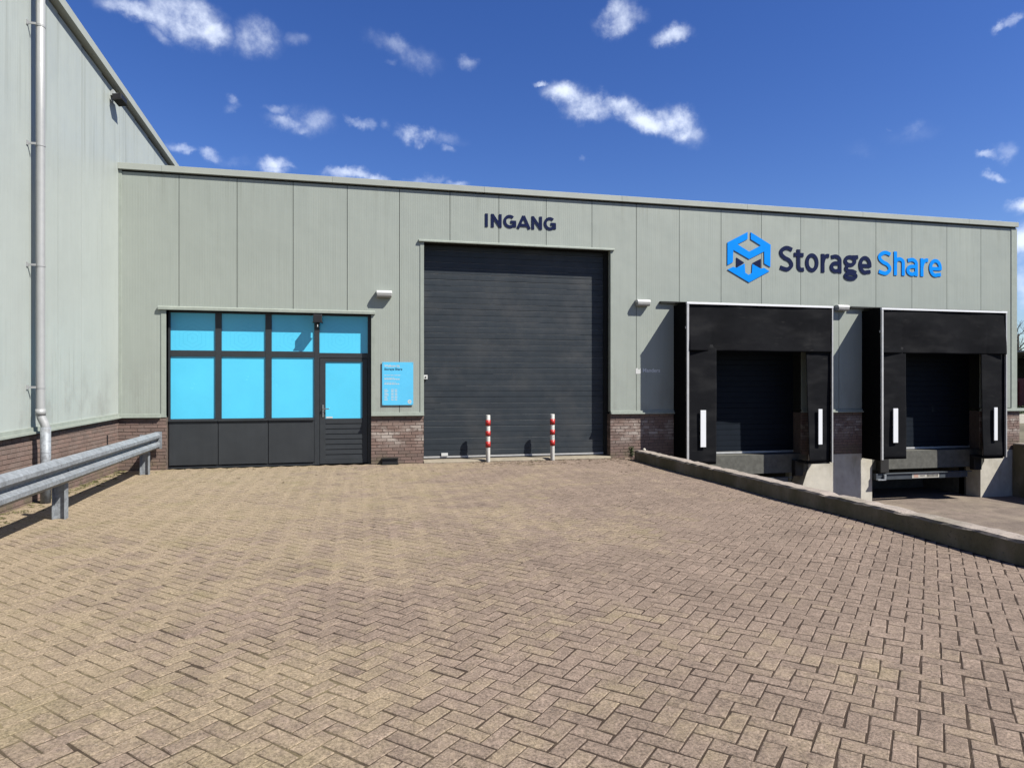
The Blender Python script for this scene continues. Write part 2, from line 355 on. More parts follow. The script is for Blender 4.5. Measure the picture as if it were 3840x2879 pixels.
def pave_extra(H, c, h):
    m, s = paver_mask(H)
    nt, nn = H['nt'], H['nn']
    a = nn('ShaderNodeAttribute'); a.attribute_name = 'tone'
    c = H['sclc'](c, H['rng'](a.outputs['Fac'], 0, 1, .91, 1.08))
    c = H['sclc'](c, H['rng'](H['noise'](16, 4), .3, .7, .80, 1.20))
    tan = H['sclc']((.335, .268, .175), H['rng'](H['noise'](7, 5), .3, .7, .86, 1.14))
    c = H['mixc'](H['mth']('MULTIPLY', m, .70), c, tan)
    moss = H['mth']('MULTIPLY', m, H['rng'](H['noise'](1.7, 6), .50, .68, 0, .30, True))
    c = H['mixc'](moss, c, (.185, .165, .075))
    agg = H['noise'](75, 5, rough_=.8)
    c = H['sclc'](c, H['rng'](agg, .34, .67, .42, 1.62))
    wh = H['rng'](H['noise'](170, 2), .64, .74, 0, .75, True)
    c = H['mixc'](wh, c, (.50, .46, .40))
    dk = H['rng'](H['noise'](30, 6, rough_=.75), .58, .72, 0, .45, True)
    c = H['mixc'](dk, c, (.085, .07, .055))
    return c, H['mth']('ADD', agg, H['mth']('MULTIPLY', H['noise'](24, 4), 1.6))
M['paver'] = mat("concrete block pavers", (.246, .188, .148), .9, spec=.12, vary=.10, scale=1.3, bump=.0035, extra=pave_extra)
def joint_extra(H, c, h):
    m, s = paver_mask(H)
    c = H['mixc'](H['mth']('MULTIPLY', m, H['rng'](H['noise'](2.3, 5), .36, .52, .50, 1., True)), c, (.250, .205, .122))
    return c, h
M['joint'] = mat("sand and dirt joints", (.062, .045, .034), .97, spec=.1, vary=.25, scale=9, bump=.006, bscale=90, extra=joint_extra)
def yard_extra(H, c, h):
    k = H['rng'](H['noise'](.7, 6), .45, .65, 0, .7, True)
    c = H['mixc'](k, c, (.30, .25, .19))
    c = H['mixc'](H['rng'](H['noise'](2.4, 7, rough_=.7), .50, .70, 0, .55, True), c, (.105, .085, .068))
    return H['sclc'](c, H['rng'](H['noise'](60, 4), .3, .7, .7, 1.3)), h
M['yard'] = mat("yard concrete", (.200, .160, .132), .9, spec=.2, vary=.22, scale=2, bump=.006, bscale=50, extra=yard_extra)
M['asphalt'] = mat("asphalt", (.085, .085, .085), .9, vary=.2, scale=3, bump=.003, bscale=90)
M['ground'] = mat("gravelly ground", (.17, .155, .11), .95, spec=.1, vary=.3, scale=.4, bump=.01, bscale=20)
M['leaf'] = mat("hedge leaves", (.055, .085, .022), .7, vary=.4, scale=6, tone=.4)
M['bark'] = mat("bark", (.10, .082, .062), .9, vary=.3, scale=12)
M['deadleaf'] = mat("dead leaves", (.10, .068, .035), .9, vary=.4, scale=30, tone=.5)
M['moss'] = mat("moss tufts", (.115, .115, .035), .95, vary=.4, scale=30, tone=.4)
M['redsteel'] = mat("dull red steel", (.16, .022, .018), .6, vary=.3, scale=3)
M['sticker_r'] = mat("red sticker print", (.55, .36, .28), .5, vary=.1)
M['sticker_w'] = mat("sticker", (.52, .50, .44), .5, vary=.1, scale=20)

# ------------------------------------------------------------------ ground, paving, yard
def und(x, y):
    e = min(1, max(0, (-y) / 1.0))
    return e * (.006 * math.sin(x * 1.3 + y * .7) + .005 * math.sin(y * 1.9 - x * .6 + 1) + .004 * math.sin(3.1 * x + 2.3 * y))
g = MB()
X0, X1, Y0, Y1 = 9.80, 20.15, -17.0, 0.0
zg = -.06
def quad(mb, x0, x1, y0, y1, z): mb.add([(x0,y0,z),(x1,y0,z),(x1,y1,z),(x0,y1,z)], [(0,1,2,3)])
for a in ((-900, X0, -900, 900), (X1, 900, -900, 900), (X0, X1, -900, Y0), (X0, X1, 2.0, 900)): quad(g, *a, zg)
tag(g.build("ground", M['ground']), "gravelly open ground around the warehouse", kind='structure')
y = MB()
ny = 26
pts = []
for j in range(ny + 1):
    yy = 2.0 + (Y0 - 2.0) * j / ny
    zz = -1.19 if yy > -5 else -1.19 + (1.19 + zg) * min(1, (-5 - yy) / 12.0)
    pts.append((yy, zz))
vs = []; fs = []
for j, (yy, zz) in enumerate(pts):
    for i in range(2): vs.append((X0 + (X1 - X0) * i, yy, zz))
for j in range(ny): fs.append((2*j, 2*j+1, 2*j+3, 2*j+2))
y.add(vs, fs); tag(y.build("yard", M['yard']), "sunken concrete loading yard in front of the docks", kind='structure')

w = .096; S2 = math.sqrt(.5)
pv = MB()
eu = (S2, S2); ev = (-S2, S2)       # brick axes, 45 degrees to the facade
ox, oy = 4.0, -6.0
rngp = random.Random(11)
def brick_top(cx, cy, lu, lv):
    gap = .0034; hu = lu / 2 - gap + rngp.uniform(-.0016, .0010); hv = lv / 2 - gap + rngp.uniform(-.0016, .0010)
    z = rngp.uniform(-.0006, .0009); tu = rngp.gauss(0, .0035); tv = rngp.gauss(0, .005); rot = rngp.gauss(0, .011)
    cx += rngp.gauss(0, .0008); cy += rngp.gauss(0, .0008)
    c, s = math.cos(rot), math.sin(rot); cs = {k: (rngp.uniform(.003, .010) if rngp.random() < .10 else 0) for k in ((-1, -1), (1, -1), (1, 1), (-1, 1))}
    ch = .0040; vs = []
    for (k, zz) in ((0., -.03), (0., -.0026), (ch, 0.)):
        for (a, b) in ((-1, -1), (1, -1), (1, 1), (-1, 1)):
            u = a * (hu - k); v = b * (hv - k); u, v = u * c - v * s, u * s + v * c
            jx = rngp.uniform(-.0009, .0009) if zz < -.02 else rngp.gauss(0, .0011); jy = rngp.gauss(0, .0011); q = cs[(a, b)]; u -= a * q; v -= b * q * .7
            vx_, vy_ = cx + u * eu[0] + v * ev[0] + jx, cy + u * eu[1] + v * ev[1] + jy
            vs.append((vx_, vy_, und(vx_, vy_) + z + zz + (u * tu + v * tv) - (q * .08 if zz > -.01 else 0)))
    fs = [(8, 9, 10, 11)]
    for r0 in (0, 4):
        for i in range(4): fs.append((r0 + i, r0 + (i+1) % 4, r0 + 4 + (i+1) % 4, r0 + 4 + i))
    pv.add(vs, fs, rngp.random())
rad = 130
for i in range(-rad, rad):
    for j in range(-rad, rad):
        m4 = (i - j) % 4
        if m4 == 0: cu, cv, lu, lv = (i + 1.0) * w, (j + .5) * w, 2 * w, w
        elif m4 == 3: cu, cv, lu, lv = (i + .5) * w, (j + 1.0) * w, w, 2 * w
        else: continue
        cx = ox + cu * eu[0] + cv * ev[0]; cy = oy + cu * eu[1] + cv * ev[1]
        if not (.0 < cx < 9.80 and -14.0 < cy < .05): continue
        if 5.40 < cx < 9.49 and cy > -.03: continue
        brick_top(cx, cy, lu, lv)
pvo = pv.build("paving", M['paver'])
a2 = pvo.data.attributes.new("tone2", 'FLOAT', 'FACE'); rt = random.Random(4); tv_ = []
for q in range(len(pv.t) // 9): tv_ += [rt.random()] * 9
a2.data.foreach_set("value", tv_)
tag(pvo, "herringbone block paving, sandy and mossy towards the left wall", kind='structure')
jb = MB(); nx_, ny_ = 70, 110
vs = []; fs = []
for j in range(ny_ + 1):
    for i in range(nx_ + 1):
        x = -.02 + 9.86 * i / nx_; yy = -14.2 + 14.23 * j / ny_; vs.append((x, yy, und(x, yy) - .0040 + .0016 * min(1, max(0, (6.5 - x) / 4)) * (.6 + .4 * math.sin(2.1 * x + 1.3 * yy) * math.sin(1.7 * yy - x))))
for j in range(ny_):
    for i in range(nx_): a = j * (nx_ + 1) + i; fs.append((a, a + 1, a + nx_ + 2, a + nx_ + 1))
jb.add(vs, fs); tag(jb.build("paving_joints", M['joint']), "sand and dirt between the paving blocks", kind='structure')
fp = MB(); fp.box(-.1, 9.84, -60, -14.21, -.4, -.004); tag(fp.build("bounce_cut_strip", M['asphalt']), "unseen dark strip behind the viewer, added to cut bounce light", kind='structure')  # out of view, dark asphalt added to lessen light bounced onto the facade

# parapet between paving and dock yard
pp = MB()
nseg = 180; rp = random.Random(3)
sec = []
for k in range(nseg + 1):
    yy = -.42 - 16.5 * k / nseg
    xo = 9.765 + .002 * rp.gauss(0, 1) + .012 * (-yy) ; zt = .205 + .003 * rp.gauss(0, 1)
    jd = .010 if k % 28 == 0 else (rp.uniform(.004, .016) if rp.random() < .14 else 0)
    sec.append([(xo, yy, -.3), (xo + .002 * rp.gauss(0, 1) + jd, yy, zt - .022 - abs(rp.gauss(0, .004))), (xo + .016 + abs(rp.gauss(0, .003)) + jd, yy, zt - jd),
                (xo + .225, yy, zt - jd + .002 * rp.gauss(0, 1)), (xo + .245, yy, zt - .03), (xo + .245, yy, -1.25)])
vs = [p for s_ in sec for p in s_]; fs = []
for k in range(nseg):
    for i in range(5): fs.append((6*k+i, 6*k+i+1, 6*k+6+i+1, 6*k+6+i))
fs += [tuple(range(6)), tuple(range(6*nseg+5, 6*nseg-1, -1))]
pp.add(vs, fs)
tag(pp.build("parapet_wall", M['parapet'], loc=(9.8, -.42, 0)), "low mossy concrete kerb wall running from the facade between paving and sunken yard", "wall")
rw = MB(); rw.prism([(19.93, -1.25), (19.93, .09), (19.95, .115), (20.19, .115), (20.21, .09), (20.21, -1.25)], 'y', -16.9, -.03)
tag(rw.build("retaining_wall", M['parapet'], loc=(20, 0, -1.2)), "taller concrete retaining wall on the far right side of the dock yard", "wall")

# ------------------------------------------------------------------ annex building with the facade
annex = empty("warehouse_building", (10, 0, 0), "long low pale green steel warehouse with roller door and two loading docks", "building")
OPEN = [(.785, 4.455, -9, 2.93), (5.476, 9.413, -9, 4.39), (11.33, 14.02, -9, 2.62), (15.93, 18.98, -9, 2.62)]
def carve(x0, x1, z0, z1, ops):
    xs = sorted({x0, x1} | {v for o in ops for v in o[:2] if x0 < v < x1}); res = []
    for a, b in zip(xs, xs[1:]):
        zz = z0
        for o in ops:
            if o[0] <= (a + b) / 2 <= o[1]: zz = max(zz, o[3])
        if zz < z1 and b - a > 1e-4: res.append((a, b, zz, z1))
    return res
cl = MB()
for n in range(20):
    tone = random.random()
    x0 = n + .0055 if n else .0; x1 = n + 1 - .0055 if n < 19 else 19.905
    for a, b, c, d in carve(x0, x1, .99, 5.402, OPEN): cl.box(a, b, 0, .02, c, d, tone)  # stops below the fascia, the bared dark backing paints its shadow line
for a, b, c, d in carve(0, 20.07, .96, 5.44, OPEN): pass
cl.build("cladding", M['clad'], annex)
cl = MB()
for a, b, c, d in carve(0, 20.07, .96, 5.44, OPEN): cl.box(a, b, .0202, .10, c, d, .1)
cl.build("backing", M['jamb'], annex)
core = MB()
for a, b, c, d in carve(0, 20.07, .96, 5.40, OPEN): core.box(a, b, .1001, .45, c, d)
core.build("wall", M['jamb'], annex)
# body, roof
bd = MB(); bd.box(0.01, 20.06, .4501, .60, 2.95, 5.38); bd.box(19.9, 20.06, .4502, 26, -.1, 5.4); bd.box(.01, 20.06, 26, 26.2, -.1, 5.4)
bd.box(9.42, 11.3, .4501, .6, -.1, 2.95); bd.box(14.03, 15.92, .4501, .6, -1.2, 2.95); bd.box(18.99, 19.9, .4501, .6, -1.2, 2.95); bd.box(4.46, 5.47, .4501, .6, -.1, 2.95)
bd.box(.01, .78, .4501, .6, -.1, 2.95)
bd.build("rear_wall", M['clad'], annex)
rf = MB(); rf.box(.0, 20.05, .03, 26.2, 5.401, 5.47); rf.build("roof", M['roof'], annex)
# fascia with joints
fa = MB(); js = [.0, .72, 3.72, 6.69, 9.65, 12.62, 15.60, 18.59, 20.085]
for a, b in zip(js, js[1:]):
    fa.box(a + .0015, b - .0015, -.055, .10, 5.436, 5.55, random.random()); pass
fa.build("fascia", M['fascia'], annex, bevel=.003)
# trims
t = MB()
t.prism([(-.055, 2.925), (-.055, 2.975), (-.04, 2.99), (-.001, 2.992), (-.001, 2.925)], 'x', .655, 4.53)
t.box(.70, .785, -.012, .12, .96, 2.924); t.box(4.455, 4.525, -.012, .12, .957, 2.924)
t.build("window_trim", M['trim'], annex, bevel=.002)
t = MB()
t.prism([(-.05, 4.39), (-.05, 4.418), (-.035, 4.432), (-.001, 4.435), (-.001, 4.39)], 'x', 5.375, 9.49)
t.box(5.405, 5.478, -.012, .18, 1.0, 4.389); t.box(9.411, 9.462, -.012, .12, .98, 4.389)
t.build("door_trim", M['trim'], annex, bevel=.002)
for zt_, xa, xb in ((3.30, 10.53, 14.75), (3.31, 15.28, 19.55)):
    t = MB(); t.box(xa, xb, -.07, -.001, zt_, zt_ + .045); t.build("dock_flashing", M['jamb'], annex, bevel=.002)
def zb(x): return .957 - .0026 * x
for xa, xb in ((.0, .70), (4.455, 5.478), (9.411, 11.32), (14.03, 15.92), (18.99, 20.42)):
    t = MB(); a, b = zb(xa), zb(xb)
    for y0, y1, d0, d1 in ((-.062, .04, 0, .028), (-.03, .02, .028, .068)):
        t.add([(xa,y0,a+d0),(xb,y0,b+d0),(xb,y1,b+d0),(xa,y1,a+d0),(xa,y0,a+d1),(xb,y0,b+d1),(xb,y1,b+d1),(xa,y1,a+d1)],
          [(0,3,2,1),(4,5,6,7),(0,1,5,4),(1,2,6,5),(2,3,7,6),(3,0,4,7)])
    t.build("base_trim", M['trim'], annex, bevel=.003)
t = MB(); t.box(19.905, 20.08, -.014, .10, .93, 5.405); t.build("corner_trim", M['trim'], annex, bevel=.004); t = MB(); t.box(.0, .055, -.014, -.0005, 1.02, 5.435); t.build("corner_trim", M['trim'], annex, bevel=.004)

def brickwork(mb, mo, along, a0, a1, plane, out, z0, z1, seed):
    """bricks on a wall face. along 'x' (plane y) or 'y' (plane x); out = direction sign of the outward normal"""
    r = random.Random(seed); bl, bh, j = .215, .0525, .0095; zc = z1; k = 0
    def put(p0, p1, q0, q1, depth):
        f0 = plane + out * depth; f1 = plane - out * .03
        if along == 'x': mb.box(p0, p1, f0, f1, q0, q1, r.random())
        else: mb.box(f0, f1, p0, p1, q0, q1, r.random())
    while zc > z0 + .01:
        zl = max(z0, zc - bh); s = a0 - (bl + j) * (.5 if k % 2 else 0) ; s -= (0 if k % 4 < 2 else .03)
        while s < a1:
            p0, p1 = max(s, a0), min(s + bl, a1)
            if p1 - p0 > .02: put(p0 + r.uniform(0, .001), p1 - r.uniform(0, .002), zl + r.uniform(0, .001), zc - r.uniform(0, .0012), r.uniform(-.002, .0015))
            s += bl + j
        zc = zl - j; k += 1
    d = plane - out * .0055; d2 = plane - out * .3
    if along == 'x': mo.box(a0 + .001, a1 - .001, d, d2, z0 - .1, z1 + .012)
    else: mo.box(d, d2, a0 + .001, a1 - .001, z0 - .1, z1 + .012)
for q, (a, b, zbm) in enumerate(((.0, .785, -.02), (4.455, 5.476, -.02), (9.413, 11.33, -.03), (14.02, 15.93, -.04), (18.98, 20.17, -.04))):
    bk = MB(); mo = MB(); brickwork(bk, mo, 'x', a, b, .0, -1, zbm, .945 - .0026 * a, q)
    if q == 2: brickwork(bk, mo, 'y', .031, .25, 9.413, -1, -.02, .92, 9)
    pl_ = mo.build("brick_plinth", M['mortar'], annex); bk.build("bricks", M['brick'], pl_)
ct = MB(); ct.box(9.83, 11.33, .0, .4, -1.25, -.045); ct.build("foundation", M['concrete'], annex)
ct = MB()
ct.prism([(14.20, -.045), (14.20, -.33), (13.97, -.95), (13.97, -1.25), (15.895, -1.25), (15.895, -.045)], 'y', 0.0, .4)
ct.build("foundation", M['concrete'], annex); ct = MB()
ct.prism([(19.10, -.045), (19.10, -.31), (18.99, -.5), (18.99, -1.25), (20.2, -1.25), (20.2, -.045)], 'y', 0.0, .4)
ct.build("foundation", M['concrete'], annex)
# dock pits
for k, (xa, xb) in enumerate(((11.331, 14.15), (15.896, 19.05))):
    d = MB(); d.box(xa, xb, .002, .40, -.43, -.012); d.build("dock_edge", M['concdark'], annex)
    d = MB(); d.box(xa, xb, 1.7, 1.8, -1.25, -.43); d.box(xa, xb, .4, 1.8, -.43, -.35); d.build("pit_wall", M['concdark'], annex)
    d = MB(); d.box(xa - .04, xa, .4, 1.8, -1.25, -.35); d.build("pit_side", M['concdark'], annex); d = MB(); d.box(xb - .06, xb + .08, .4, 1.8, -1.25, -.35); d.build("pit_side", M['concdark'], annex)
# dock doors
def ribs_door(mb, x0, x1, yf, z0, z1, pitch, strong):
    z = z0; k = 0
    while z < z1 - .01:
        zt = min(z + pitch, z1); g_ = .010 if k % strong == 0 else .005; d = .011 if k % strong == 0 else .006
        # v-groove then a flat with a faint crown
        prof = [(yf + .03, z), (yf + d, z), (yf, z + g_), (yf - .0008, (z + zt) / 2), (yf, zt - g_ * .6), (yf + d * .9, zt), (yf + .03, zt)]
        mb.prism(prof, 'x', x0, x1, random.random()); z = zt; k += 1
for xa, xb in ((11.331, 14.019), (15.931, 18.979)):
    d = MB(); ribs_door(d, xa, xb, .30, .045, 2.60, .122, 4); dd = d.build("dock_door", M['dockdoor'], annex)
    d = MB(); d.box(xa, xb, .285, .325, .0, .044); d.build("bottom_seal", M['alu'], dd)
# overhead door
d = MB(); ribs_door(d, 5.50, 9.405, .25, .105, 4.385, .1195, 5); od = d.build("overhead_door", M['door'], annex)
d = MB(); r5 = random.Random(5)
for k in range(1, 36):
    z = .105 + .1195 * k
    if r5.random() < .78:
        xa = 5.5 + (0 if r5.random() < .6 else r5.uniform(0, 1.6)); xb = 9.40 - (0 if r5.random() < .6 else r5.uniform(0, 1.6))
        d.box(xa, xb, .2478, .2530, z - .0075, z - .0040)
d.build("rib_highlight", M['ribglint'], od)  # pale strips paint the highlight along the groove lips
d = MB(); d.box(5.49, 9.405, .238, .285, .072, .1045); d.build("bottom_rail", M['alu'], od)
d = MB(); d.box(5.49, 9.405, .245, .275, .046, .0715); d.build("rubber_seal", M['rubber'], od)
d = MB(); d.box(9.345, 9.412, .19, .30, .05, 4.389); d.build("guide_rail", M['jamb'], od)
d = MB(); d.box(5.85, 5.985, .215, .248, .105, .165); d.build("sensor_box", M['white'], od, bevel=.004)
d = MB(); d.prism([(-.05, -.2), (-.05, .012), (.0, .045), (.30, .047), (.30, -.2)], 'x', 5.477, 9.411); d.build("threshold", M['apron'], annex)
d = MB(); d.box(5.478, 9.411, .31, .40, .0, 4.45); d.box(.80, 4.45, .22, .4, -.02, 2.93); d.build("inner_wall", M['jamb'], annex)

# shop front: window with panes and door
f = MB(); Yf = .125
def fr(x0, x1, z0, z1, y0=Yf, y1=.20): f.box(x0, x1, y0, y1, z0, z1)
fr(.785, .822, .0, 2.925); fr(4.39, 4.454, .0, 2.925); fr(.822, 4.39, 2.893, 2.926)
fr(1.594, 1.704, .045, 2.893, Yf, .1995); fr(2.483, 2.596, .045, 2.893, Yf, .1995); fr(3.378, 3.475, .0, 2.893, Yf, .1995)
for a, b in ((.822, 1.594), (1.704, 2.483), (2.596, 3.378)):
    fr(a, b, 2.083, 2.195, Yf + .003, .199); fr(a, b, .87, .92, Yf + .003, .199)
fr(3.475, 4.39, 2.075, 2.172, Yf + .003, .199)
fr(.822, 3.378, .0, .045, Yf - .003, .199)
win = f.build("window", M['dark'], annex, bevel=.004)
s_ = MB()
for a, b in ((.80, 1.640), (1.652, 2.532), (2.544, 3.378)): s_.box(a, b, .075, Yf - .0005, .872, .902)
s_.build("sill", M['dark'], win, bevel=.003)
for a, b in ((.822, 1.594), (1.704, 2.483), (2.596, 3.378)):
    for c, d_ in ((2.195, 2.893), (.92, 2.083)):
        q = MB(); q.box(a + .001, b - .001, .152, .160, c + .001, d_ - .001); q.build("pane", M['film'], win)
q = MB(); q.box(3.476, 4.389, .152, .160, 2.173, 2.892); q.build("pane", M['film'], win)
for a, b in ((.806, 1.641), (1.657, 2.531), (2.547, 3.374)):
    q = MB(); q.box(a, b, Yf - .022, Yf - .001, .062, .868); q.build("lower_panel", M['darkpanel'], win, bevel=.003)
# entrance door
dr = MB()
def db(x0, x1, z0, z1, y0=.132, y1=.19): dr.box(x0, x1, y0, y1, z0, z1)
db(3.482, 3.588, .02, 2.066); db(4.288, 4.384, .02, 2.066); db(3.588, 4.288, 2.0, 2.066, .1325, .1895); db(3.588, 4.288, .80, .897, .1325, .1895); db(3.588, 4.288, .02, .10, .1325, .1895)
ent = dr.build("door", M['dark'], annex, bevel=.003)
q = MB(); q.box(3.589, 4.287, .152, .160, .898, 1.999); q.build("pane", M['film'], ent)
lv = MB()
nl = 7
for k in range(nl):
    a = .101 + k * (.698 / nl); b = a + .698 / nl - .014
    lv.prism([(.150, a), (.138, a + .004), (.141, b), (.150, b)], 'x', 3.589, 4.287)
lv.box(3.5885, 4.2875, .1502, .17, .1005, .7995); lv.build("louvre_panel", M['dark'], ent)
hd = MB(); hd.box(3.525, 3.562, .122, .133, .93, 1.165); hd.cyl((3.543, .122, 1.09), (3.543, .078, 1.09), .011, n=12); hd.cyl((3.535, .082, 1.09), (3.655, .082, 1.088), .0105, n=12)
hd.cyl((3.543, .123, .99), (3.543, .108, .99), .013, n=12); hd.build("handle", M['steel'], ent, bevel=.002)
st = MB(); st.box(3.60, 3.72, .1495, .1515, .905, .935); st.build("sticker", M['white'], ent)

# ------------------------------------------------------------------ tall building on the left
tall = empty("tall_building", (0, -4, 0), "tall pale green warehouse with sloping verge and brick base, at left edge", "building")
cl = MB(); zt = lambda yy: 6.92 - .0655 * yy
def trimz(yy): return .957 + .0138 * min(0, max(yy, -8))
seams = [.035 - .84 * k for k in range(-16, 20)]
for a in seams:
    y0, y1 = a - .84 + .0045, a - .0045; tn = random.random()
    for x0, x1, y0_, y1_ in ((-.02, .0, y0, y1),):
        za, zb_ = trimz(y0_) + .03, trimz(y1_) + .03
        ta, tb = zt(y0_) - .185, zt(y1_) - .17  # ends short of the verge, dark wall behind paints the verge shadow
        cl.add([(x0,y0_,za),(x1,y0_,za),(x1,y1_,zb_),(x0,y1_,zb_),(x0,y0_,ta),(x1,y0_,ta),(x1,y1_,tb),(x0,y1_,tb)],
               [(0,3,2,1),(4,5,6,7),(0,1,5,4),(1,2,6,5),(2,3,7,6),(3,0,4,7)], tn)
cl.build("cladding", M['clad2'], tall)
bd = MB(); bd.prism([(-15.9, -.2), (13.4, -.2), (13.4, zt(13.4) - .06), (-15.9, zt(-15.9) - .06)], 'x', -24, -.021); bd.build("wall", M['jamb'], tall)
# verge trim
v = MB()
ya, yb = -15.9, 13.5
v.add([(-.06,ya,zt(ya)-.15),(.11,ya,zt(ya)-.15),(.11,yb,zt(yb)-.13),(-.06,yb,zt(yb)-.13),(-.06,ya,zt(ya)),(.11,ya,zt(ya)),(.11,yb,zt(yb)),(-.06,yb,zt(yb))],
      [(0,3,2,1),(4,5,6,7),(0,1,5,4),(1,2,6,5),(2,3,7,6),(3,0,4,7)])
v.build("verge_trim", M['fascia'], tall, bevel=.004)
rf = MB(); rf.prism([(ya, zt(ya) - .055), (yb, zt(yb) - .055), (yb, zt(yb) - .02), (ya, zt(ya) - .02)], 'x', -24, -.061); rf.build("roof", M['roof'], tall)
t = MB()
for (x0, x1, d0, d1) in ((-.03, .065, 0, .028), (-.03, .032, .028, .085)):
    k = [(-15.9, trimz(-15.9)), (-8, trimz(-8)), (-.064, trimz(-.06))]
    for (a, za), (b, zb_) in zip(k, k[1:]):
        t.add([(x0,a,za+d0),(x1,a,za+d0),(x1,b,zb_+d0),(x0,b,zb_+d0),(x0,a,za+d1),(x1,a,za+d1),(x1,b,zb_+d1),(x0,b,zb_+d1)],
          [(0,3,2,1),(4,5,6,7),(0,1,5,4),(1,2,6,5),(2,3,7,6),(3,0,4,7)])
t.build("base_trim", M['trim'], tall)
bk = MB(); mo = MB()
brickwork(bk, mo, 'y', -14, -.002, .0, 1, -.02, .945, 21)
pl_ = mo.build("brick_base", M['mortar'], tall); bk.build("bricks", M['brick'], pl_)
q = MB(); q.box(.0, .0045, -.585, -.535, .50, .69); q.build("vent_slot", M['black'], tall)

# drain pipe
dp = empty("downpipe", (.185, -3.33, 0), "light grey drainpipe on the left wall, offset outwards above the brick base", "drainpipe")
PY = -3.327
p = MB(); p.tube([(.125, PY, 8.5), (.125, PY, 5.0), (.125, PY, 1.30), (.125, PY, 1.17), (.135, PY, 1.125), (.168, PY, 1.055), (.183, PY, 1.01), (.185, PY, .96)], .052, n=24)
p.cyl((.125, PY, 1.155), (.125, PY, 1.24), .058, n=24); p.build("pipe", M['zinc'], dp, smooth=True)
p = MB(); p.cyl((.185, PY, -.01), (.185, PY, 1.0), .060, n=24); p.cyl((.185, PY, .66), (.185, PY, .665), .0615, n=24); p.build("lower_pipe", M['galv'], dp, smooth=True)
for z in (6.289, 4.718, 3.13, 1.527):
    p = MB(); p.cyl((.125, PY, z - .014), (.125, PY, z + .014), .0565, n=24); p.box(.0, .10, PY - .075, PY - .063, z - .014, z + .014); p.box(.0, .012, PY - .10, PY - .0625, z - .03, z + .03)
    p.build("bracket", M['zinc'], dp)

# ------------------------------------------------------------------ guard rail
gr = empty("guardrail", (.9, -4, 0), "galvanised steel crash barrier beside the left wall", "crash barrier")
W_ = [(-.083, .310), (-.066, .306), (-.012, .268), (0, .258), (0, .214), (-.010, .203), (-.066, .172), (-.070, .155), (-.066, .138), (-.010, .107), (0, .096), (0, .052), (-.012, .042), (-.066, .004), (-.083, 0)]
def railx(yy): return .735 + .05 * (-yy - .1)
ys = [-.10, -.13, -.18, -.3, -1, -2, -3, -4, -5, -6, -7, -8, -9, -10]
rl = MB(); vs = []; fs = []; th = .004
npf = len(W_)
for k, yy in enumerate(ys):
    zb0 = .395 + .003 * (-yy)
    fl_ = {-.10: -.028, -.13: -.016, -.18: -.004}.get(yy, 0)
    for u, v_ in W_: vs.append((railx(yy) + u + fl_, yy, zb0 + v_))
    for u, v_ in W_: vs.append((railx(yy) + u - th + fl_, yy, zb0 + v_))
for k in range(len(ys) - 1):
    o = k * 2 * npf; o2 = o + 2 * npf
    for i in range(npf - 1):
        fs.append((o+i, o+i+1, o2+i+1, o2+i)); fs.append((o+npf+i, o2+npf+i, o2+npf+i+1, o+npf+i+1))
    fs.append((o, o2, o2+npf, o+npf)); fs.append((o+npf-1, o+2*npf-1, o2+2*npf-1, o2+npf-1))
for o in (0, (len(ys)-1) * 2 * npf):
    for i in range(npf - 1): fs.append((o+i, o+npf+i, o+npf+i+1, o+i+1))
rl.add(vs, fs, .5); rl.build("rail", M['galv'], gr)
ec = MB()   # folded end shoe
ec.box(railx(-.1) - .086, railx(-.1) + .004, -.100, -.094, .40, .705); ec.build("end_plate", M['galv'], gr)
def post(yy):
    xr = railx(yy) - .086; m = MB(); x0, x1 = xr - .135, xr; t_ = .007; hw = .05
    m.box(x0, x0 + t_, yy - hw, yy + hw, -.2, .69); m.box(x1 - t_, x1, yy - hw, yy + hw, -.2, .69); m.box(x0 + t_, x1 - t_, yy - .004, yy + .004, -.2, .689)
    m.cyl((x1, yy, .55), (x1 + .03, yy, .55), .012, n=8)
    return m
for yy in (-.62, -4.47, -8.4):
    pb = post(yy).build("post", M['galv'], gr)
for yy in (-2.6, -6.5):
    zc = .395 + .003 * (-yy)
    for dz in (.058, .235):
        for dy in (-.06, .06):
            bb = MB(); bb.cyl((railx(yy) - .001, yy + dy, zc + dz), (railx(yy) + .010, yy + dy, zc + dz), .012, n=8); bb.build("bolt", M['galv'], gr)

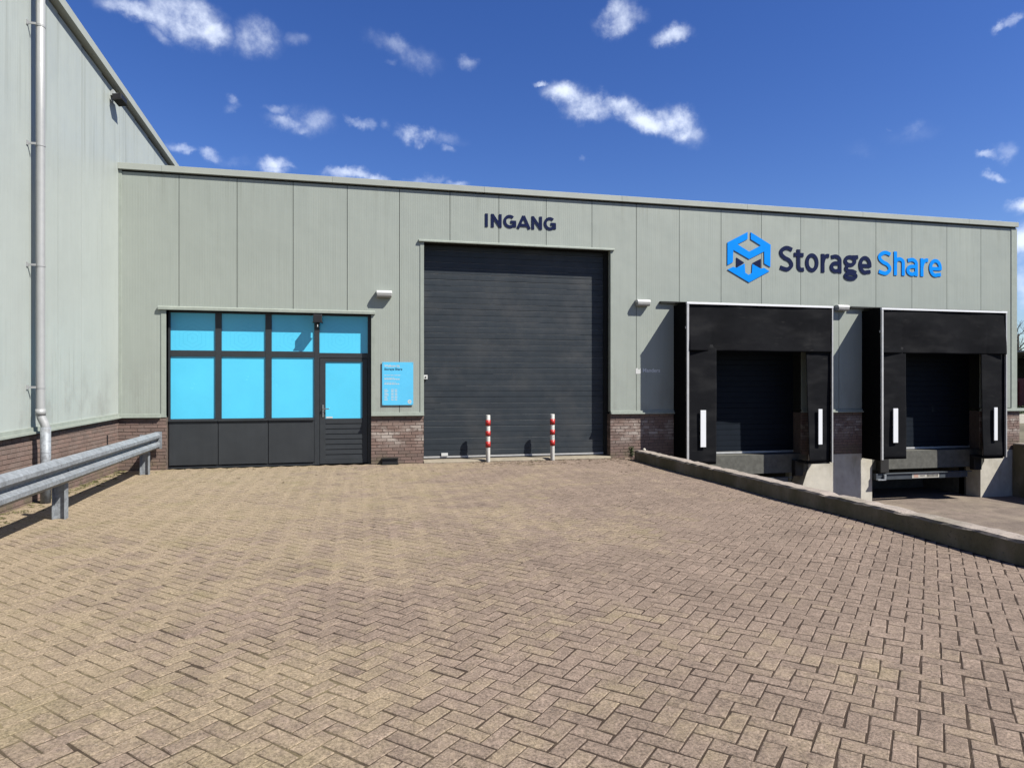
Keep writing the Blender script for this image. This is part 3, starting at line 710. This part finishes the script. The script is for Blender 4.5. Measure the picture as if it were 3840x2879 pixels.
# ------------------------------------------------------------------ dock shelters
def shelter(x0, x1, ci0, ci1, ci1b, label, gname="dock shelters over the two loading bays"):
    e = empty("dock_shelter", ((x0 + x1) / 2, -.3, -.15), label, "dock shelter", gname)
    zt_, zbm, yf = 3.262, -.15, -.60
    m = MB(); m.box(x0, x0 + .045, yf - .012, yf + .03, zbm + .02, zt_ - .03); m.build("front_profile", M['alu'], e, bevel=.002)
    m = MB(); m.box(x1 - .028, x1, yf - .012, yf + .03, zbm, zt_ - .03); m.build("front_profile", M['alu'], e, bevel=.002)
    m = MB(); m.box(x0 - .004, x1 + .004, yf - .016, yf + .03, zt_ - .0295, zt_ + .012); m.build("top_profile", M['whitestrip'], e, bevel=.002)
    m = MB(); m.box(x0 + .002, x0 + .016, yf + .031, -.002, zbm, zt_ - .002); m.build("side_panel", M['fabricside'], e)
    m = MB(); m.box(x1 - .016, x1 - .002, yf + .031, -.002, zbm, zt_ - .002); m.build("side_panel", M['fabricside'], e)
    m = MB(); m.prism([(yf + .031, zt_ - .0015), (yf + .031, zt_ + .010), (-.071, zt_ + .055), (-.071, zt_ + .042)], 'x', x0 + .002, x1 - .002); m.build("roof_panel", M['fabricside'], e)
    # curtains: gently sagging canvas with real folds
    def canvas(name, xa, xb, xab, xbb, za, zb_, yc, ph, amp, nx=26, nz=30, slit=()):
        mm = MB(); vs = []; fs = []
        for side in (0, 1):
            for j in range(nz + 1):
                tz = j / nz; z = za + (zb_ - za) * tz
                l = xa * tz + xab * (1 - tz); r_ = xb * tz + xbb * (1 - tz)
                for i in range(nx + 1):
                    tx = i / nx; x = l + (r_ - l) * tx
                    e_ = math.sin(math.pi * tx) ** .5 if 0 < tx < 1 else 0
                    d_ = amp * (math.sin(3.1 * x + ph + 1.7 * z) * .5 + math.sin(7.3 * x - 2.2 * z + ph * 2) * .22 + math.sin(5.1 * z + ph + x) * .3)
                    fl = .02 * (1 - tz) ** 2
                    for sxx in slit:
                        if abs(x - sxx) < .05 and tz < .72: d_ += .010 * (1 - abs(x - sxx) / .05)
                    vs.append((x, yc + d_ * (1 - .7 * tz) + fl * math.sin(4 * x + ph) + .006 * side, z))
        n1 = (nx + 1) * (nz + 1)
        for j in range(nz):
            for i in range(nx):
                a = j * (nx + 1) + i; fs.append((a, a+1, a+nx+2, a+nx+1)); fs.append((a+n1, a+n1+nx+1, a+n1+nx+2, a+n1+1))
        for i in range(nx):
            fs.append((i, i+n1, i+1+n1, i+1)); a = nz * (nx + 1) + i; fs.append((a, a+1, a+1+n1, a+n1))
        for j in range(nz):
            a = j * (nx + 1); b = a + nx; fs.append((a, a+nx+1, a+nx+1+n1, a+n1)); fs.append((b, b+n1, b+nx+1+n1, b+nx+1))
        mm.add(vs, fs, .5); return mm.build(name, M['fabric'], e, smooth=True)
    canvas("side_curtain", x0 + .046, ci0, x0 + .046, ci0, zbm + .03, 2.40, yf + .045, x0, .014)
    canvas("side_curtain", ci1, x1 - .029, ci1b, x1 - .029, zbm, 2.40, yf + .045, x0 + 2, .014)
    canvas("head_curtain", x0 + .046, x1 - .029, x0 + .046, x1 - .029, 2.262, zt_ - .03, yf + .012, x0 + 1, .040, nx=80, slit=(x0 + .58, x1 - .55))
    for a, b in ((x0 + .31, x0 + .435), (x1 - .365, x1 - .268)):
        m = MB(); m.box(a, b, yf - .008, yf + .010, .25, 1.02); m.build("marker_strip", M['whitestrip'], e, bevel=.003)
    m = MB(); m.box(x1 - .56, x1 - .03, yf + .06, -.18, zbm - .03, zbm + .0); m.build("bottom_flap", M['rubber'], e)
    for zz in (2.72,):
        m = MB(); m.box(x0 - .012, x0 + .001, yf + .0, yf + .05, zz, zz + .05); m.build("hinge", M['alu'], e)
    return e
shelter(10.864, 14.362, 11.57, 13.72, 13.80, "black canvas dock shelter nearer the big grey door, left of the two")
shelter(15.615, 19.075, 16.305, 18.39, 18.44, "black canvas dock shelter at the right end of the facade, above the sticker beam")
def leveller(xa, xb, label, sticker):
    e = empty("dock_leveller", ((xa + xb) / 2, -.1, -.6), label, "dock leveller", "steel dock levellers under the loading bays")
    m = MB(); m.box(xa + .02, xb - .5, -.10, .0, -.66, -.515); m.box(xa + .25, xb - .4, -.13, -.101, -.53, -.515); m.build("beam", M['steelblue'], e, bevel=.004)
    m = MB(); m.box(xa + .02, xa + .24, -.16, -.101, -.665, -.64); m.box(xa + .20, xa + .26, -.15, -.101, -.639, -.53); m.build("lip_support", M['galv'], e, bevel=.004)
    m = MB(); m.box(xa + .10, xa + .34, -.14, .0, -.50, -.14); m.build("buffer", M['rubber'], e, bevel=.02); m = MB(); m.box(xb - .34, xb - .12, -.14, .0, -.50, -.14); m.build("buffer", M['rubber'], e, bevel=.02)
    if sticker:
        a = 16.905
        m = MB(); m.box(a, a + .765, -.1045, -.1005, -.645, -.535); s1 = m.build("warning_sticker", M['sticker_w'], e)
        m = MB(); m.box(a + .05, a + .17, -.1065, -.1047, -.63, -.55); m.build("red_mark", M['sticker_r'], s1)
        m = MB()
        for i in range(9): m.box(a + .42 + i * .036, a + .438 + i * .036, -.1065, -.1047, -.625, -.565)
        m.box(a + .22, a + .36, -.1065, -.1047, -.60, -.585)
        m.build("print", M['jamb'], s1)
    return e
leveller(11.34, 14.1, "steel leveller beam under the loading bay next to the concrete kerb wall", False)
leveller(15.90, 19.0, "steel leveller beam with a pale sticker under the rightmost loading bay", True)

# ------------------------------------------------------------------ lettering
def arc(cx, cz, rx, rz, a0, a1, n=18):
    return [(cx + rx * math.cos(R(a0 + (a1 - a0) * i / n)), cz + rz * math.sin(R(a0 + (a1 - a0) * i / n))) for i in range(n + 1)]
def crom(p, n=8):
    q = [p[0]] + p + [p[-1]]; r = []
    for i in range(1, len(q) - 2):
        for k in range(n):
            t = k / n; a, b, c, d = q[i-1], q[i], q[i+1], q[i+2]
            r.append(tuple(.5 * (2*b[j] + (c[j]-a[j])*t + (2*a[j]-5*b[j]+4*c[j]-d[j])*t*t + (3*b[j]-a[j]-3*c[j]+d[j])*t**3) for j in (0, 1)))
    return r + [p[-1]]
def stroke(mb, pts, sw, y0, y1, closed=False):
    n = len(pts); Lf = []; Rt = []
    for i in range(n):
        if closed: a, c = pts[(i-1) % n], pts[(i+1) % n]
        else: a, c = pts[max(i-1, 0)], pts[min(i+1, n-1)]
        b = pts[i]
        d1 = Vector((b[0]-a[0], b[1]-a[1])); d2 = Vector((c[0]-b[0], c[1]-b[1]))
        if d1.length < 1e-9: d1 = d2
        if d2.length < 1e-9: d2 = d1
        d1.normalize(); d2.normalize(); t = (d1 + d2).normalized(); nn_ = Vector((-t.y, t.x)); k = sw / 2 / max(.35, nn_.dot(Vector((-d1.y, d1.x))))
        Lf.append((b[0] + nn_.x * k, b[1] + nn_.y * k)); Rt.append((b[0] - nn_.x * k, b[1] - nn_.y * k))
    vs = [(p[0], y0, p[1]) for p in Lf] + [(p[0], y0, p[1]) for p in Rt] + [(p[0], y1, p[1]) for p in Lf] + [(p[0], y1, p[1]) for p in Rt]
    fs = []
    for i in range(n if closed else n - 1):
        j = (i + 1) % n
        fs += [(i, j, n+j, n+i), (2*n+i, 3*n+i, 3*n+j, 2*n+j), (i, 2*n+i, 2*n+j, j), (n+i, n+j, 3*n+j, 3*n+i)]
    if not closed: fs += [(0, n, 3*n, 2*n), (n-1, 3*n-1, 4*n-1, 2*n-1)] if False else [(0, n, 3*n, 2*n), (n-1, 2*n-1, 4*n-1, 3*n-1)]
    mb.add(vs, fs, .5)
def glyph(ch, x, w_, zb_, h, cap, sw):
    """strokes in facade coordinates (x, z)"""
    a = sw / 2; X = lambda u: x + u; Z = lambda v: zb_ + v; o = []
    rx, rz = (w_ - sw) / 2, (h - sw) / 2; cx, cz = x + w_ / 2, zb_ + h / 2
    if ch == 'S': o.append(('o', crom([(X(w_*.93), Z(cap*.86)), (X(w_*.66), Z(cap-a)), (X(w_*.40), Z(cap-a-.004)), (X(a+.004), Z(cap*.80)), (X(a+.006), Z(cap*.66)), (X(w_*.36), Z(cap*.535)), (X(w_*.70), Z(cap*.44)), (X(w_-a), Z(cap*.30)), (X(w_-a-.012), Z(cap*.18)), (X(w_*.62), Z(a)), (X(w_*.38), Z(a)), (X(w_*.05), Z(a + cap*.06))])))
    elif ch == 't':
        o.append(('o', [(X(w_*.44), Z(h*1.17))] + [(X(w_*.44), Z(h*.32))] + arc(X(w_*.44)+w_*.30, Z(a+w_*.30), w_*.30, w_*.30, 190, 268, 10) + [(X(w_), Z(a+.006))])); o.append(('o', [(X(0), Z(h-a*1.1)), (X(w_*.96), Z(h-a*1.1))]))
    elif ch == 'o': o.append(('c', arc(cx, cz, rx, rz, 0, 360, 32)[:-1]))
    elif ch == 'r': o.append(('o', [(X(a), Z(0)), (X(a), Z(h))])); o.append(('o', crom([(X(a), Z(h*.50)), (X(a+w_*.16), Z(h*.76)), (X(w_*.68), Z(h-a*1.0)), (X(w_), Z(h-a*.95))])))
    elif ch == 'h': o.append(('o', [(X(a), Z(0)), (X(a), Z(cap))])); o.append(('o', [(X(a), Z(h*.66))] + arc(X(w_-a-rx*1.0), Z(h-a-rx*.75), rx*1.0, rx*.75, 150, 0, 12) + [(X(w_-a), Z(0))]))
    elif ch == 'a':
        o.append(('o', [(X(w_*.12), Z(h-a-.022))] + arc(X(w_*.48), Z(h-a-w_*.30), w_*.52-a, w_*.30, 120, 0, 12) + [(X(w_-a), Z(0))]))
        o.append(('o', [(X(w_-a), Z(h*.53)), (X(w_*.55), Z(h*.53))] + arc(X(w_*.5), Z(h*.53-(h*.53-a)/2), w_*.5-a, (h*.53-a)/2, 95, 265, 14) + [(X(w_*.6), Z(a+.004)), (X(w_-a), Z(h*.19))]))
    elif ch == 'e':
        o.append(('o', [(X(a*.9), Z(h*.46)), (X(w_-a*.9), Z(h*.46))])); o.append(('o', [(X(w_-a), Z(h*.40))] + arc(cx, cz, rx, rz, 0, 290, 28) + [(X(w_*.93), Z(a+.022))]))
    elif ch == 'g':
        gx = X(w_*.44); o.append(('c', arc(gx, Z(h*.685), w_*.36-a*.35, h*.315-a, 0, 360, 28)[:-1]))
        o.append(('o', crom([(X(w_*.60), Z(h*.90)), (X(w_*.80), Z(h-a*.9)), (X(w_*1.0), Z(h-a*.75))])))
        o.append(('o', crom([(X(w_*.26), Z(h*.42)), (X(w_*.17), Z(h*.27)), (X(w_*.30), Z(h*.155)), (X(w_*.62), Z(h*.13)), (X(w_*.86), Z(h*.04))])))
        o.append(('c', arc(X(w_*.48), Z(-h*.13), w_*.47-a, h*.235-a*.9, 0, 360, 28)[:-1]))
    elif ch == 'I': o.append(('o', [(X(a), Z(0)), (X(a), Z(cap))]))
    elif ch == 'N': o.append(('o', [(X(a), Z(0)), (X(a), Z(cap))])); o.append(('o', [(X(w_-a), Z(0)), (X(w_-a), Z(cap))])); o.append(('o', [(X(a*.9), Z(cap-a*.6)), (X(w_-a*.9), Z(a*.6))]))
    elif ch == 'A': o.append(('o', [(X(a*.7), Z(0)), (cx, Z(cap-a*.2))])); o.append(('o', [(X(w_-a*.7), Z(0)), (cx, Z(cap-a*.2))])); o.append(('o', [(X(w_*.24), Z(cap*.27)), (X(w_*.76), Z(cap*.27))]))
    elif ch == 'G':
        r1, r2 = w_/2 - a, cap/2 - a; o.append(('o', arc(cx, Z(cap/2), r1, r2, 48, 318, 26) + [(X(w_-a*.9), Z(a*1.5))])); o.append(('o', [(X(w_-a*.95), Z(a*.9)), (X(w_-a*.95), Z(cap*.50))])); o.append(('o', [(cx + w_*.06, Z(cap*.47)), (X(w_-.002), Z(cap*.47))]))
    return o
def letter(ch, x0, x1, zb_, h, cap, sw, mtl, parent, depth=.014):
    mb = MB()
    for i, (k, p) in enumerate(glyph(ch, x0, x1 - x0, zb_, h, cap, sw)): stroke(mb, p, sw, -depth - .0012 * i, -.004, k == 'c')
    return mb.build("letter", mtl, parent)
ing = empty("entrance_lettering", (7.46, -.02, 4.75), "navy blue capital letters INGANG above the big door", "lettering")
for ch, a, b in (('I', 6.714, 6.776), ('N', 6.838, 7.056), ('G', 7.094, 7.359), ('A', 7.375, 7.660), ('N', 7.685, 7.909), ('G', 7.950, 8.208)):
    letter(ch, a, b, 4.752, .2, .270, .057, M['navy'], ing, .012)
co = empty("company_lettering", (15.6, -.02, 4.1), "large company name letters, navy and bright blue, above the docks", "lettering")
for ch, a, b in (('S', 13.45, 13.795), ('t', 13.82, 14.076), ('o', 14.115, 14.455), ('r', 14.526, 14.735), ('a', 14.756, 15.063), ('g', 15.12, 15.508), ('e', 15.525, 15.868)):
    letter(ch, a, b, 4.12, .425, .56, .086, M['navy'], co)
for ch, a, b in (('S', 16.056, 16.415), ('h', 16.488, 16.790), ('a', 16.835, 17.158), ('r', 17.233, 17.450), ('e', 17.478, 17.84)):
    letter(ch, a, b, 4.125, .43, .56, .085, M['blue'], co)
lg = empty("company_logo", (12.68, -.02, 3.83), "bright blue hexagonal cube logo with two navy triangles, left of company name", "logo")
for nm, pl, mm in (("hexagon_arms", [(12.645,4.945),(12.645,4.79),(12.394,4.66),(12.684,4.510),(12.974,4.66),(12.723,4.79),(12.723,4.945),(13.222,4.690),(13.213,4.190),(13.061,4.262),(13.058,4.533),(12.684,4.345),(12.292,4.533),(12.282,4.262),(12.147,4.190),(12.149,4.690)], M['blue']),
                   ("hexagon_base", [(12.152,4.092),(12.290,4.160),(12.368,4.138),(12.573,4.240),(12.585,4.040),(12.670,3.993),(12.750,4.040),(12.762,4.240),(12.972,4.142),(13.055,4.166),(13.192,4.096),(12.680,3.827)], M['blue']),
                   ("triangle", [(12.371,4.368),(12.564,4.262),(12.371,4.150)], M['navy']), ("triangle", [(12.979,4.368),(12.768,4.262),(12.979,4.154)], M['navy'])):
    m = MB(); m.prism(pl, 'y', -.016 if mm is M['blue'] else -.013, -.004, .5); m.build(nm, mm, lg)
def text(body, x, y, z, size, mtl, parent, name="lettering", bold=0., sx_=1., align='LEFT'):
    c = bpy.data.curves.new(name, 'FONT'); c.body = body; c.size = size; c.extrude = .0008; c.offset = bold; c.align_x = align; c.resolution_u = 3
    c.materials.append(mtl); o = bpy.data.objects.new(name, c); COL.objects.link(o)
    p = parent_world(parent); o.parent = parent; o.location = (x - p.x, y - p.y, z - p.z); o.rotation_euler = (R(90), 0, 0); o.scale = (sx_, 1, 1)
    bpy.context.view_layer.update(); me = bpy.data.meshes.new_from_object(o.evaluated_get(bpy.context.evaluated_depsgraph_get()))
    n_ = bpy.data.objects.new(name, me); COL.objects.link(n_); n_.parent = parent; n_.location = o.location; n_.rotation_euler = o.rotation_euler; n_.scale = o.scale
    bpy.data.objects.remove(o); return n_
mk = empty("fabricator_mark", (10.25, -.01, 1.78), "small grey vinyl name mark with white square symbol beside the left dock", "sign")
m = MB(); m.prism([(9.985, 1.785), (9.985, 1.895), (10.02, 1.915), (10.04, 1.88), (10.07, 1.88), (10.095, 1.91), (10.10, 1.80), (10.06, 1.785)], 'y', -.004, -.0005); m.build("symbol", M['white'], mk)
text("Manders", 10.142, -.001, 1.825, .115, M['whitestrip'], mk, bold=.0015, sx_=1.02)
m = MB()
for a, b in ((10.25, 10.36), (10.375, 10.40), (10.42, 10.55)): m.box(a, b, -.0022, -.0004, 1.790, 1.800)
m.build("small_print", M['text_grey'], mk)

# information sign
sg = empty("information_sign", (4.96, -.02, 1.16), "light blue information sign with opening hours on the wall left of the big door", "sign")
m = MB(); m.box(4.662, 5.267, -.028, -.018, 1.155, 1.998); m.build("board", M['signblue'], sg, bevel=.002)
text("Welkom bij", 4.705, -.0285, 1.905, .062, M['white'], sg, bold=.0012)
text("Storage Share", 4.705, -.0285, 1.840, .062, M['navy'], sg, bold=.0012)
m = MB(); r9 = random.Random(9)
for z, xe, hgt in ((1.735, 5.02, .010), (1.685, 4.90, .008), (1.655, 5.01, .016), (1.595, 4.93, .008), (1.562, 5.00, .016)):
    x = 4.705
    while x < xe:
        l = r9.uniform(.02, .055); m.box(x, min(x + l, xe), -.0292, -.0282, z, z + hgt); x += l + .009
for k in range(8):
    z = 1.455 - k * .029
    for a, b in ((4.705, 4.705 + r9.uniform(.05, .085)), (4.835, 4.885), (4.905, 4.955)): m.box(a, b, -.0292, -.0282, z, z + .011)
m.build("small_print", M['white'], sg)
m = MB(); hx = [(5.195 + .040 * math.sin(R(60 * i)), 1.222 + .044 * math.cos(R(60 * i))) for i in range(6)]
hx2 = [(5.195 + .020 * math.sin(R(60 * i)), 1.222 + .022 * math.cos(R(60 * i))) for i in range(6)]
for i in range(6): m.prism([hx[i], hx[(i+1) % 6], hx2[(i+1) % 6], hx2[i]], 'y', -.0292, -.0282)
m.box(5.165, 5.225, -.0297, -.0293, 1.215, 1.228); m.build("emblem", M['white'], sg)
for x in (4.68, 5.25):
    for z in (1.175, 1.98):
        m = MB(); m.cyl((x, -.028, z), (x, -.032, z), .006, n=10); m.build("screw", M['steel'], sg)

# ------------------------------------------------------------------ wall lamps, camera, switches
def wall_lamp(xc, zc, label):
    e = empty("wall_lamp", (xc, -.01, zc - .06), label, "wall lamp", "white bulkhead lamps on the facade")
    hw = .150
    m = MB(); prof = [(-.004, zc - .03), (-.004, zc + .066), (-.075, zc + .066), (-.118, zc + .058), (-.140, zc + .040), (-.146, zc + .012), (-.146, zc - .004), (-.004, zc - .004)]
    m.prism(prof[1:], 'x', xc - hw, xc + hw); m.build("housing", M['white'], e, bevel=.010, seg=3)
    m = MB(); prof = [(-.006, zc - .0045), (-.140, zc - .0045), (-.140, zc - .030), (-.128, zc - .058), (-.10, zc - .072), (-.006, zc - .072)]
    m.prism(prof, 'x', xc - hw + .008, xc + hw - .008); m.build("diffuser", M['lens'], e, bevel=.008, seg=3)
wall_lamp(4.70, 3.325, "white bulkhead lamp above the right end of the blue window")
wall_lamp(10.12, 3.30, "white bulkhead lamp between the big door and the left dock shelter")
wall_lamp(15.03, 3.315, "white bulkhead lamp between the two dock shelters")
cc = empty("security_lamp", (3.45, -.05, 2.7), "small black lamp with motion sensor hanging under the window lintel", "security lamp")
m = MB(); m.box(3.375, 3.535, -.135, -.02, 2.75, 2.895); m.build("housing", M['black'], cc, bevel=.008)
m = MB(); m.box(3.36, 3.55, -.150, -.01, 2.735, 2.7495); m.build("hood", M['black'], cc, bevel=.003)
m = MB(); m.cyl((3.455, -.08, 2.735), (3.455, -.08, 2.69), .028, n=14); m.cyl((3.455, -.08, 2.69), (3.447, -.095, 2.645), .036, .026, n=16); m.build("sensor", M['black'], cc, smooth=True)
m = MB(); m.box(3.449, 3.463, -.128, -.112, 2.655, 2.70); m.build("sensor_window", M['white'], cc)
fl = empty("floodlight", (.08, -.25, 6.6), "small dark floodlight high on the left building under the sloping verge", "floodlight")
m = MB(); m.box(.0, .05, -.42, -.30, 6.60, 6.70); m.box(.02, .15, -.375, -.345, 6.62, 6.66); m.build("bracket", M['text_grey'], fl)
m = MB(); m.prism([(.06, 6.50), (.20, 6.53), (.20, 6.62), (.05, 6.60)], 'y', -.50, -.22); m.build("lamp_head", M['black'], fl, bevel=.008)
m = MB(); m.prism([(.07, 6.485), (.21, 6.515), (.21, 6.529), (.06, 6.499)], 'y', -.51, -.21); m.build("lamp_rim", M['jamb'], fl)
ks = empty("key_switch", (5.53, .2, 1.66), "small white key switch box beside the grey door", "key switch")
m = MB(); m.box(5.492, 5.570, .195, .235, 1.665, 1.750); m.build("box", M['white'], ks, bevel=.005)
m = MB(); m.cyl((5.531, .195, 1.705), (5.531, .188, 1.705), .016, n=14); m.build("lock", M['jamb'], ks)
bs = empty("boot_scraper", (4.81, -.06, 0), "dark metal boot scraper box at the foot of the brick pier", "boot scraper")
m = MB(); m.box(4.655, 4.975, -.13, -.002, .112, .124); m.box(4.655, 4.975, -.15, -.002, .006, .02); m.build("plates", M['jamb'], bs)
m = MB(); m.box(4.665, 4.965, -.10, -.004, .021, .111); m.build("brush_block", M['black'], bs)
# ------------------------------------------------------------------ bollards
bol = empty("bollard", (6.755, -.10, 0), "red and white steel post, left of the two in front of the door", "bollard", "red and white posts in front of the door")
m = MB(); m.cyl((6.755, -.10, -.05), (6.755, -.10, .945), .044, n=28); m.build("post", M['whitepaint'], bol, bevel=.006, smooth=True)
for a, b in ((.729, .846), (.524, .625), (.298, .413)):
    m = MB(); m.cyl((6.755, -.10, a), (6.755, -.10, b), .0505, n=28); m.build("red_band", M['redpaint'], bol, smooth=True)
b2 = bol.copy(); COL.objects.link(b2); b2.location = (8.105, -.10, .006)
for ch in list(bol.children):
    c = ch.copy(); COL.objects.link(c); c.parent = b2
b2['label'] = "red and white steel post, right of the two in front of the door"

# ------------------------------------------------------------------ small plants, moss, leaves
def tuft(mb, x, y_, z, r, n, rr, h=1.):
    for _ in range(n):
        a = rr.uniform(0, 6.28); d = rr.random() ** .6 * r; px, py = x + d * math.cos(a), y_ + d * math.sin(a); s = rr.uniform(.006, .014)
        ang = rr.uniform(0, 6.28); tl = rr.uniform(.3, 1.1); c, sn = math.cos(ang), math.sin(ang); hh = s * tl * h
        mb.add([(px - s*c, py - s*sn, z), (px + s*sn*.5, py - s*c*.5, z + .002), (px + s*c*.6, py + s*sn*.6, z + hh), (px - s*sn*.5, py + s*c*.5, z + hh*.6)], [(0, 1, 2, 3)])
rr = random.Random(31); ms = MB()
for _ in range(190):
    y_ = -rr.random() ** 1.2 * 9; x = rr.uniform(.01, .16 + .3 * rr.random() ** 2)
    tuft(ms, x, y_, und(x, y_), rr.uniform(.02, .07), 26, rr)
for _ in range(40):
    x = rr.uniform(.3, 9.6); y_ = -rr.random() ** 3 * .5 - .02
    tuft(ms, x, y_, und(x, y_), rr.uniform(.015, .04), 10, rr)
for _ in range(60):
    yy = -rr.uniform(.5, 11); tuft(ms, 9.75 - .012 * yy * -1 * -1 + rr.uniform(-.05, .01) + .012 * (-yy) * 1, yy, .0, .02, 8, rr)
tag(ms.build("moss", M['moss']), "yellow green moss and weeds along the foot of the walls", kind='stuff')
lf = MB()
for _ in range(420):
    t_ = rr.random()
    x = rr.uniform(6.4, 9.7) if t_ < .8 else rr.uniform(.8, 9.6); y_ = -.04 - rr.random() ** 1.6 * (.9 if t_ < .8 else 2.2)
    cl_ = rr.choice((0, 0, 1))
    for q in range(6 if cl_ else 1):
        px, py = x + rr.gauss(0, .03), y_ + rr.gauss(0, .02); s = rr.uniform(.008, .022); a = rr.uniform(0, 6.28); c, sn = math.cos(a), math.sin(a); zz = und(px, py) + rr.uniform(.002, .012)
        lf.add([(px - s*c, py - s*sn, zz), (px + s*sn*.4, py - s*c*.4, zz + .006), (px + s*c, py + s*sn, zz + .002), (px - s*sn*.4, py + s*c*.4, zz + .004)], [(0, 1, 2, 3)])
tag(lf.build("fallen_leaves", M['deadleaf']), "scattered dead leaves and crumbs in front of the big door", kind='stuff')
wd = MB(); rr = random.Random(5)
for _ in range(260):
    a = rr.uniform(0, 6.28); e_ = rr.uniform(.1, 1.5); r_ = rr.uniform(.02, .085); px, py, pz = 9.745 + r_ * math.cos(a) * math.cos(e_) * .8, -.32 + r_ * math.sin(a) * math.cos(e_), .04 + .20 * rr.random() + r_ * .5 * math.sin(e_)
    s = rr.uniform(.010, .024); v1 = Vector((rr.gauss(0, 1), rr.gauss(0, 1), rr.gauss(0, 1))).normalized() * s; v2 = Vector((rr.gauss(0, 1), rr.gauss(0, 1), rr.gauss(0, 1))).normalized() * s * .6
    p0 = Vector((px, py, pz)); wd.add([p0 - v1, p0 + v2, p0 + v1, p0 - v2], [(0, 1, 2, 3)])
wd.tube([(9.745, -.32, -.01), (9.75, -.32, .12), (9.742, -.325, .22)], .006, n=6)
tag(wd.build("weed", M['leaf'], loc=(9.745, -.32, 0)), "small dark green weed at the wall end of the concrete kerb", "plant")
stn = MB(); stn.tube([(9.93, -.55, .195), (9.935, -.55, .215), (9.935, -.55, .235), (9.93, -.55, .25)], [.02, .032, .028, .010], n=9)
tag(stn.build("stone", M['concrete'], loc=(9.93, -.55, .2)), "small pale stone lying on the concrete kerb near the wall", "stone")

# ------------------------------------------------------------------ beyond the right corner
sh = empty("open_shed", (46, 19, 0), "distant open sided shed with flat roof beyond the right corner", "shed")
m = MB(); m.box(40, 58, 14, 24, 3.35, 3.42); m.box(39.9, 58.1, 13.9, 14.0, 3.33, 3.50); m.build("roof", M['fascia'], sh)
for x in (40.2, 43.6, 47, 50.4, 53.8):
    m = MB(); m.box(x, x + .12, 14.1, 14.22, -.05, 3.35); m.build("post", M['galv'], sh)
m = MB(); m.box(39.9, 58, 23.7, 23.9, -.05, 3.34); m.build("back_wall", M['jamb'], sh)
for k, (x, yy, s, lb) in enumerate(((41.6, 17.0, 1.0, "dull red steel skip standing in the distant shed, nearest the corner"), (46.0, 17.6, 1.05, "dull red steel skip standing deeper in the distant shed"))):
    e = empty("skip", (x, yy, 0), lb, "skip", "red skips in the distant shed")
    m = MB(); m.prism([(yy - 1.6, 1.9*s), (yy - 1.1, 0.1), (yy + 1.1, .1), (yy + 1.6, 1.9*s)], 'x', x - .9, x + .9)
    m.build("body", M['redsteel'], e, bevel=.02)
    m = MB()
    for q in range(4): m.box(x - .95, x - .901, yy - 1.0 + q * .6, yy - .92 + q * .6, .2, 1.7 * s)
    m.build("rib", M['redsteel'], e)
def bush(mb, x, yy, z0, rx, ry, rz, n, rr, s0=.05):
    for _ in range(n):
        d = Vector((rr.gauss(0, 1), rr.gauss(0, 1), rr.gauss(0, 1))).normalized() * (rr.random() ** .35)
        p0 = Vector((x + d.x * rx, yy + d.y * ry, z0 + rz + d.z * rz)); s = rr.uniform(.6, 1.5) * s0
        v1 = Vector((rr.gauss(0, 1), rr.gauss(0, 1), rr.gauss(0, 1))).normalized() * s; v2 = Vector((rr.gauss(0, 1), rr.gauss(0, 1), rr.gauss(0, 1))).normalized() * s * .6
        mb.add([p0 - v1, p0 + v2, p0 + v1, p0 - v2], [(0, 1, 2, 3)])
rr = random.Random(17); m = MB(); 
for k in range(7): bush(m, 33 + k * 1.1, 11.2 + .3 * k, -.05, .8, .5, .32, 420, rr, .05)
tag(m.build("hedge", M['leaf'], loc=(36, 12, 0)), "low green hedge in front of the distant shed", "hedge")
def bare_tree(x, yy, H, seed, label):
    rr = random.Random(seed); e = empty("bare_tree", (x, yy, 0), label, "tree", "leafless trees behind the distant shed")
    m = MB(); m.tube([(x, yy, -.1), (x + .1, yy, H * .3), (x - .05, yy, H * .6), (x, yy, H * .85)], [.22, .17, .10, .04], n=8); m.build("trunk", M['bark'], e)
    m = MB()
    def br(p, d, l, r_, dep):
        q = p + d * l; m.tube([p, (p + q) / 2 + Vector((rr.gauss(0, .05), rr.gauss(0, .05), .03)) * l, q], [r_, r_ * .8, r_ * .5], n=4, cap=False)
        if dep:
            for _ in range(rr.choice((3, 4))):
                nd = (d + Vector((rr.gauss(0, .5), rr.gauss(0, .5), rr.gauss(.15, .35)))).normalized(); br(p + d * l * rr.uniform(.4, 1), nd, l * rr.uniform(.5, .75), r_ * .55, dep - 1)
    for k in range(16):
        a = rr.uniform(0, 6.28); z = H * rr.uniform(.22, .82); br(Vector((x, yy, z)), Vector((math.cos(a), math.sin(a), rr.uniform(.4, 1.2))).normalized(), H * rr.uniform(.16, .26), .045, 3)
    m.build("crown", M['bark'], e)
bare_tree(56, 30, 6.6, 1, "leafless tree behind the distant shed, nearest the facade corner")
bare_tree(62, 31, 6.2, 2, "second leafless tree behind the distant shed, further right")
bare_tree(68, 34, 6.8, 3, "third leafless tree behind the distant shed, furthest right")
lw = MB(); lw.box(23, 60, 9.0, 9.25, -.06, .30)
tag(lw.build("low_wall", M['concrete'], loc=(40, 9, 0)), "low pale concrete wall beyond the right corner of the warehouse", "wall")
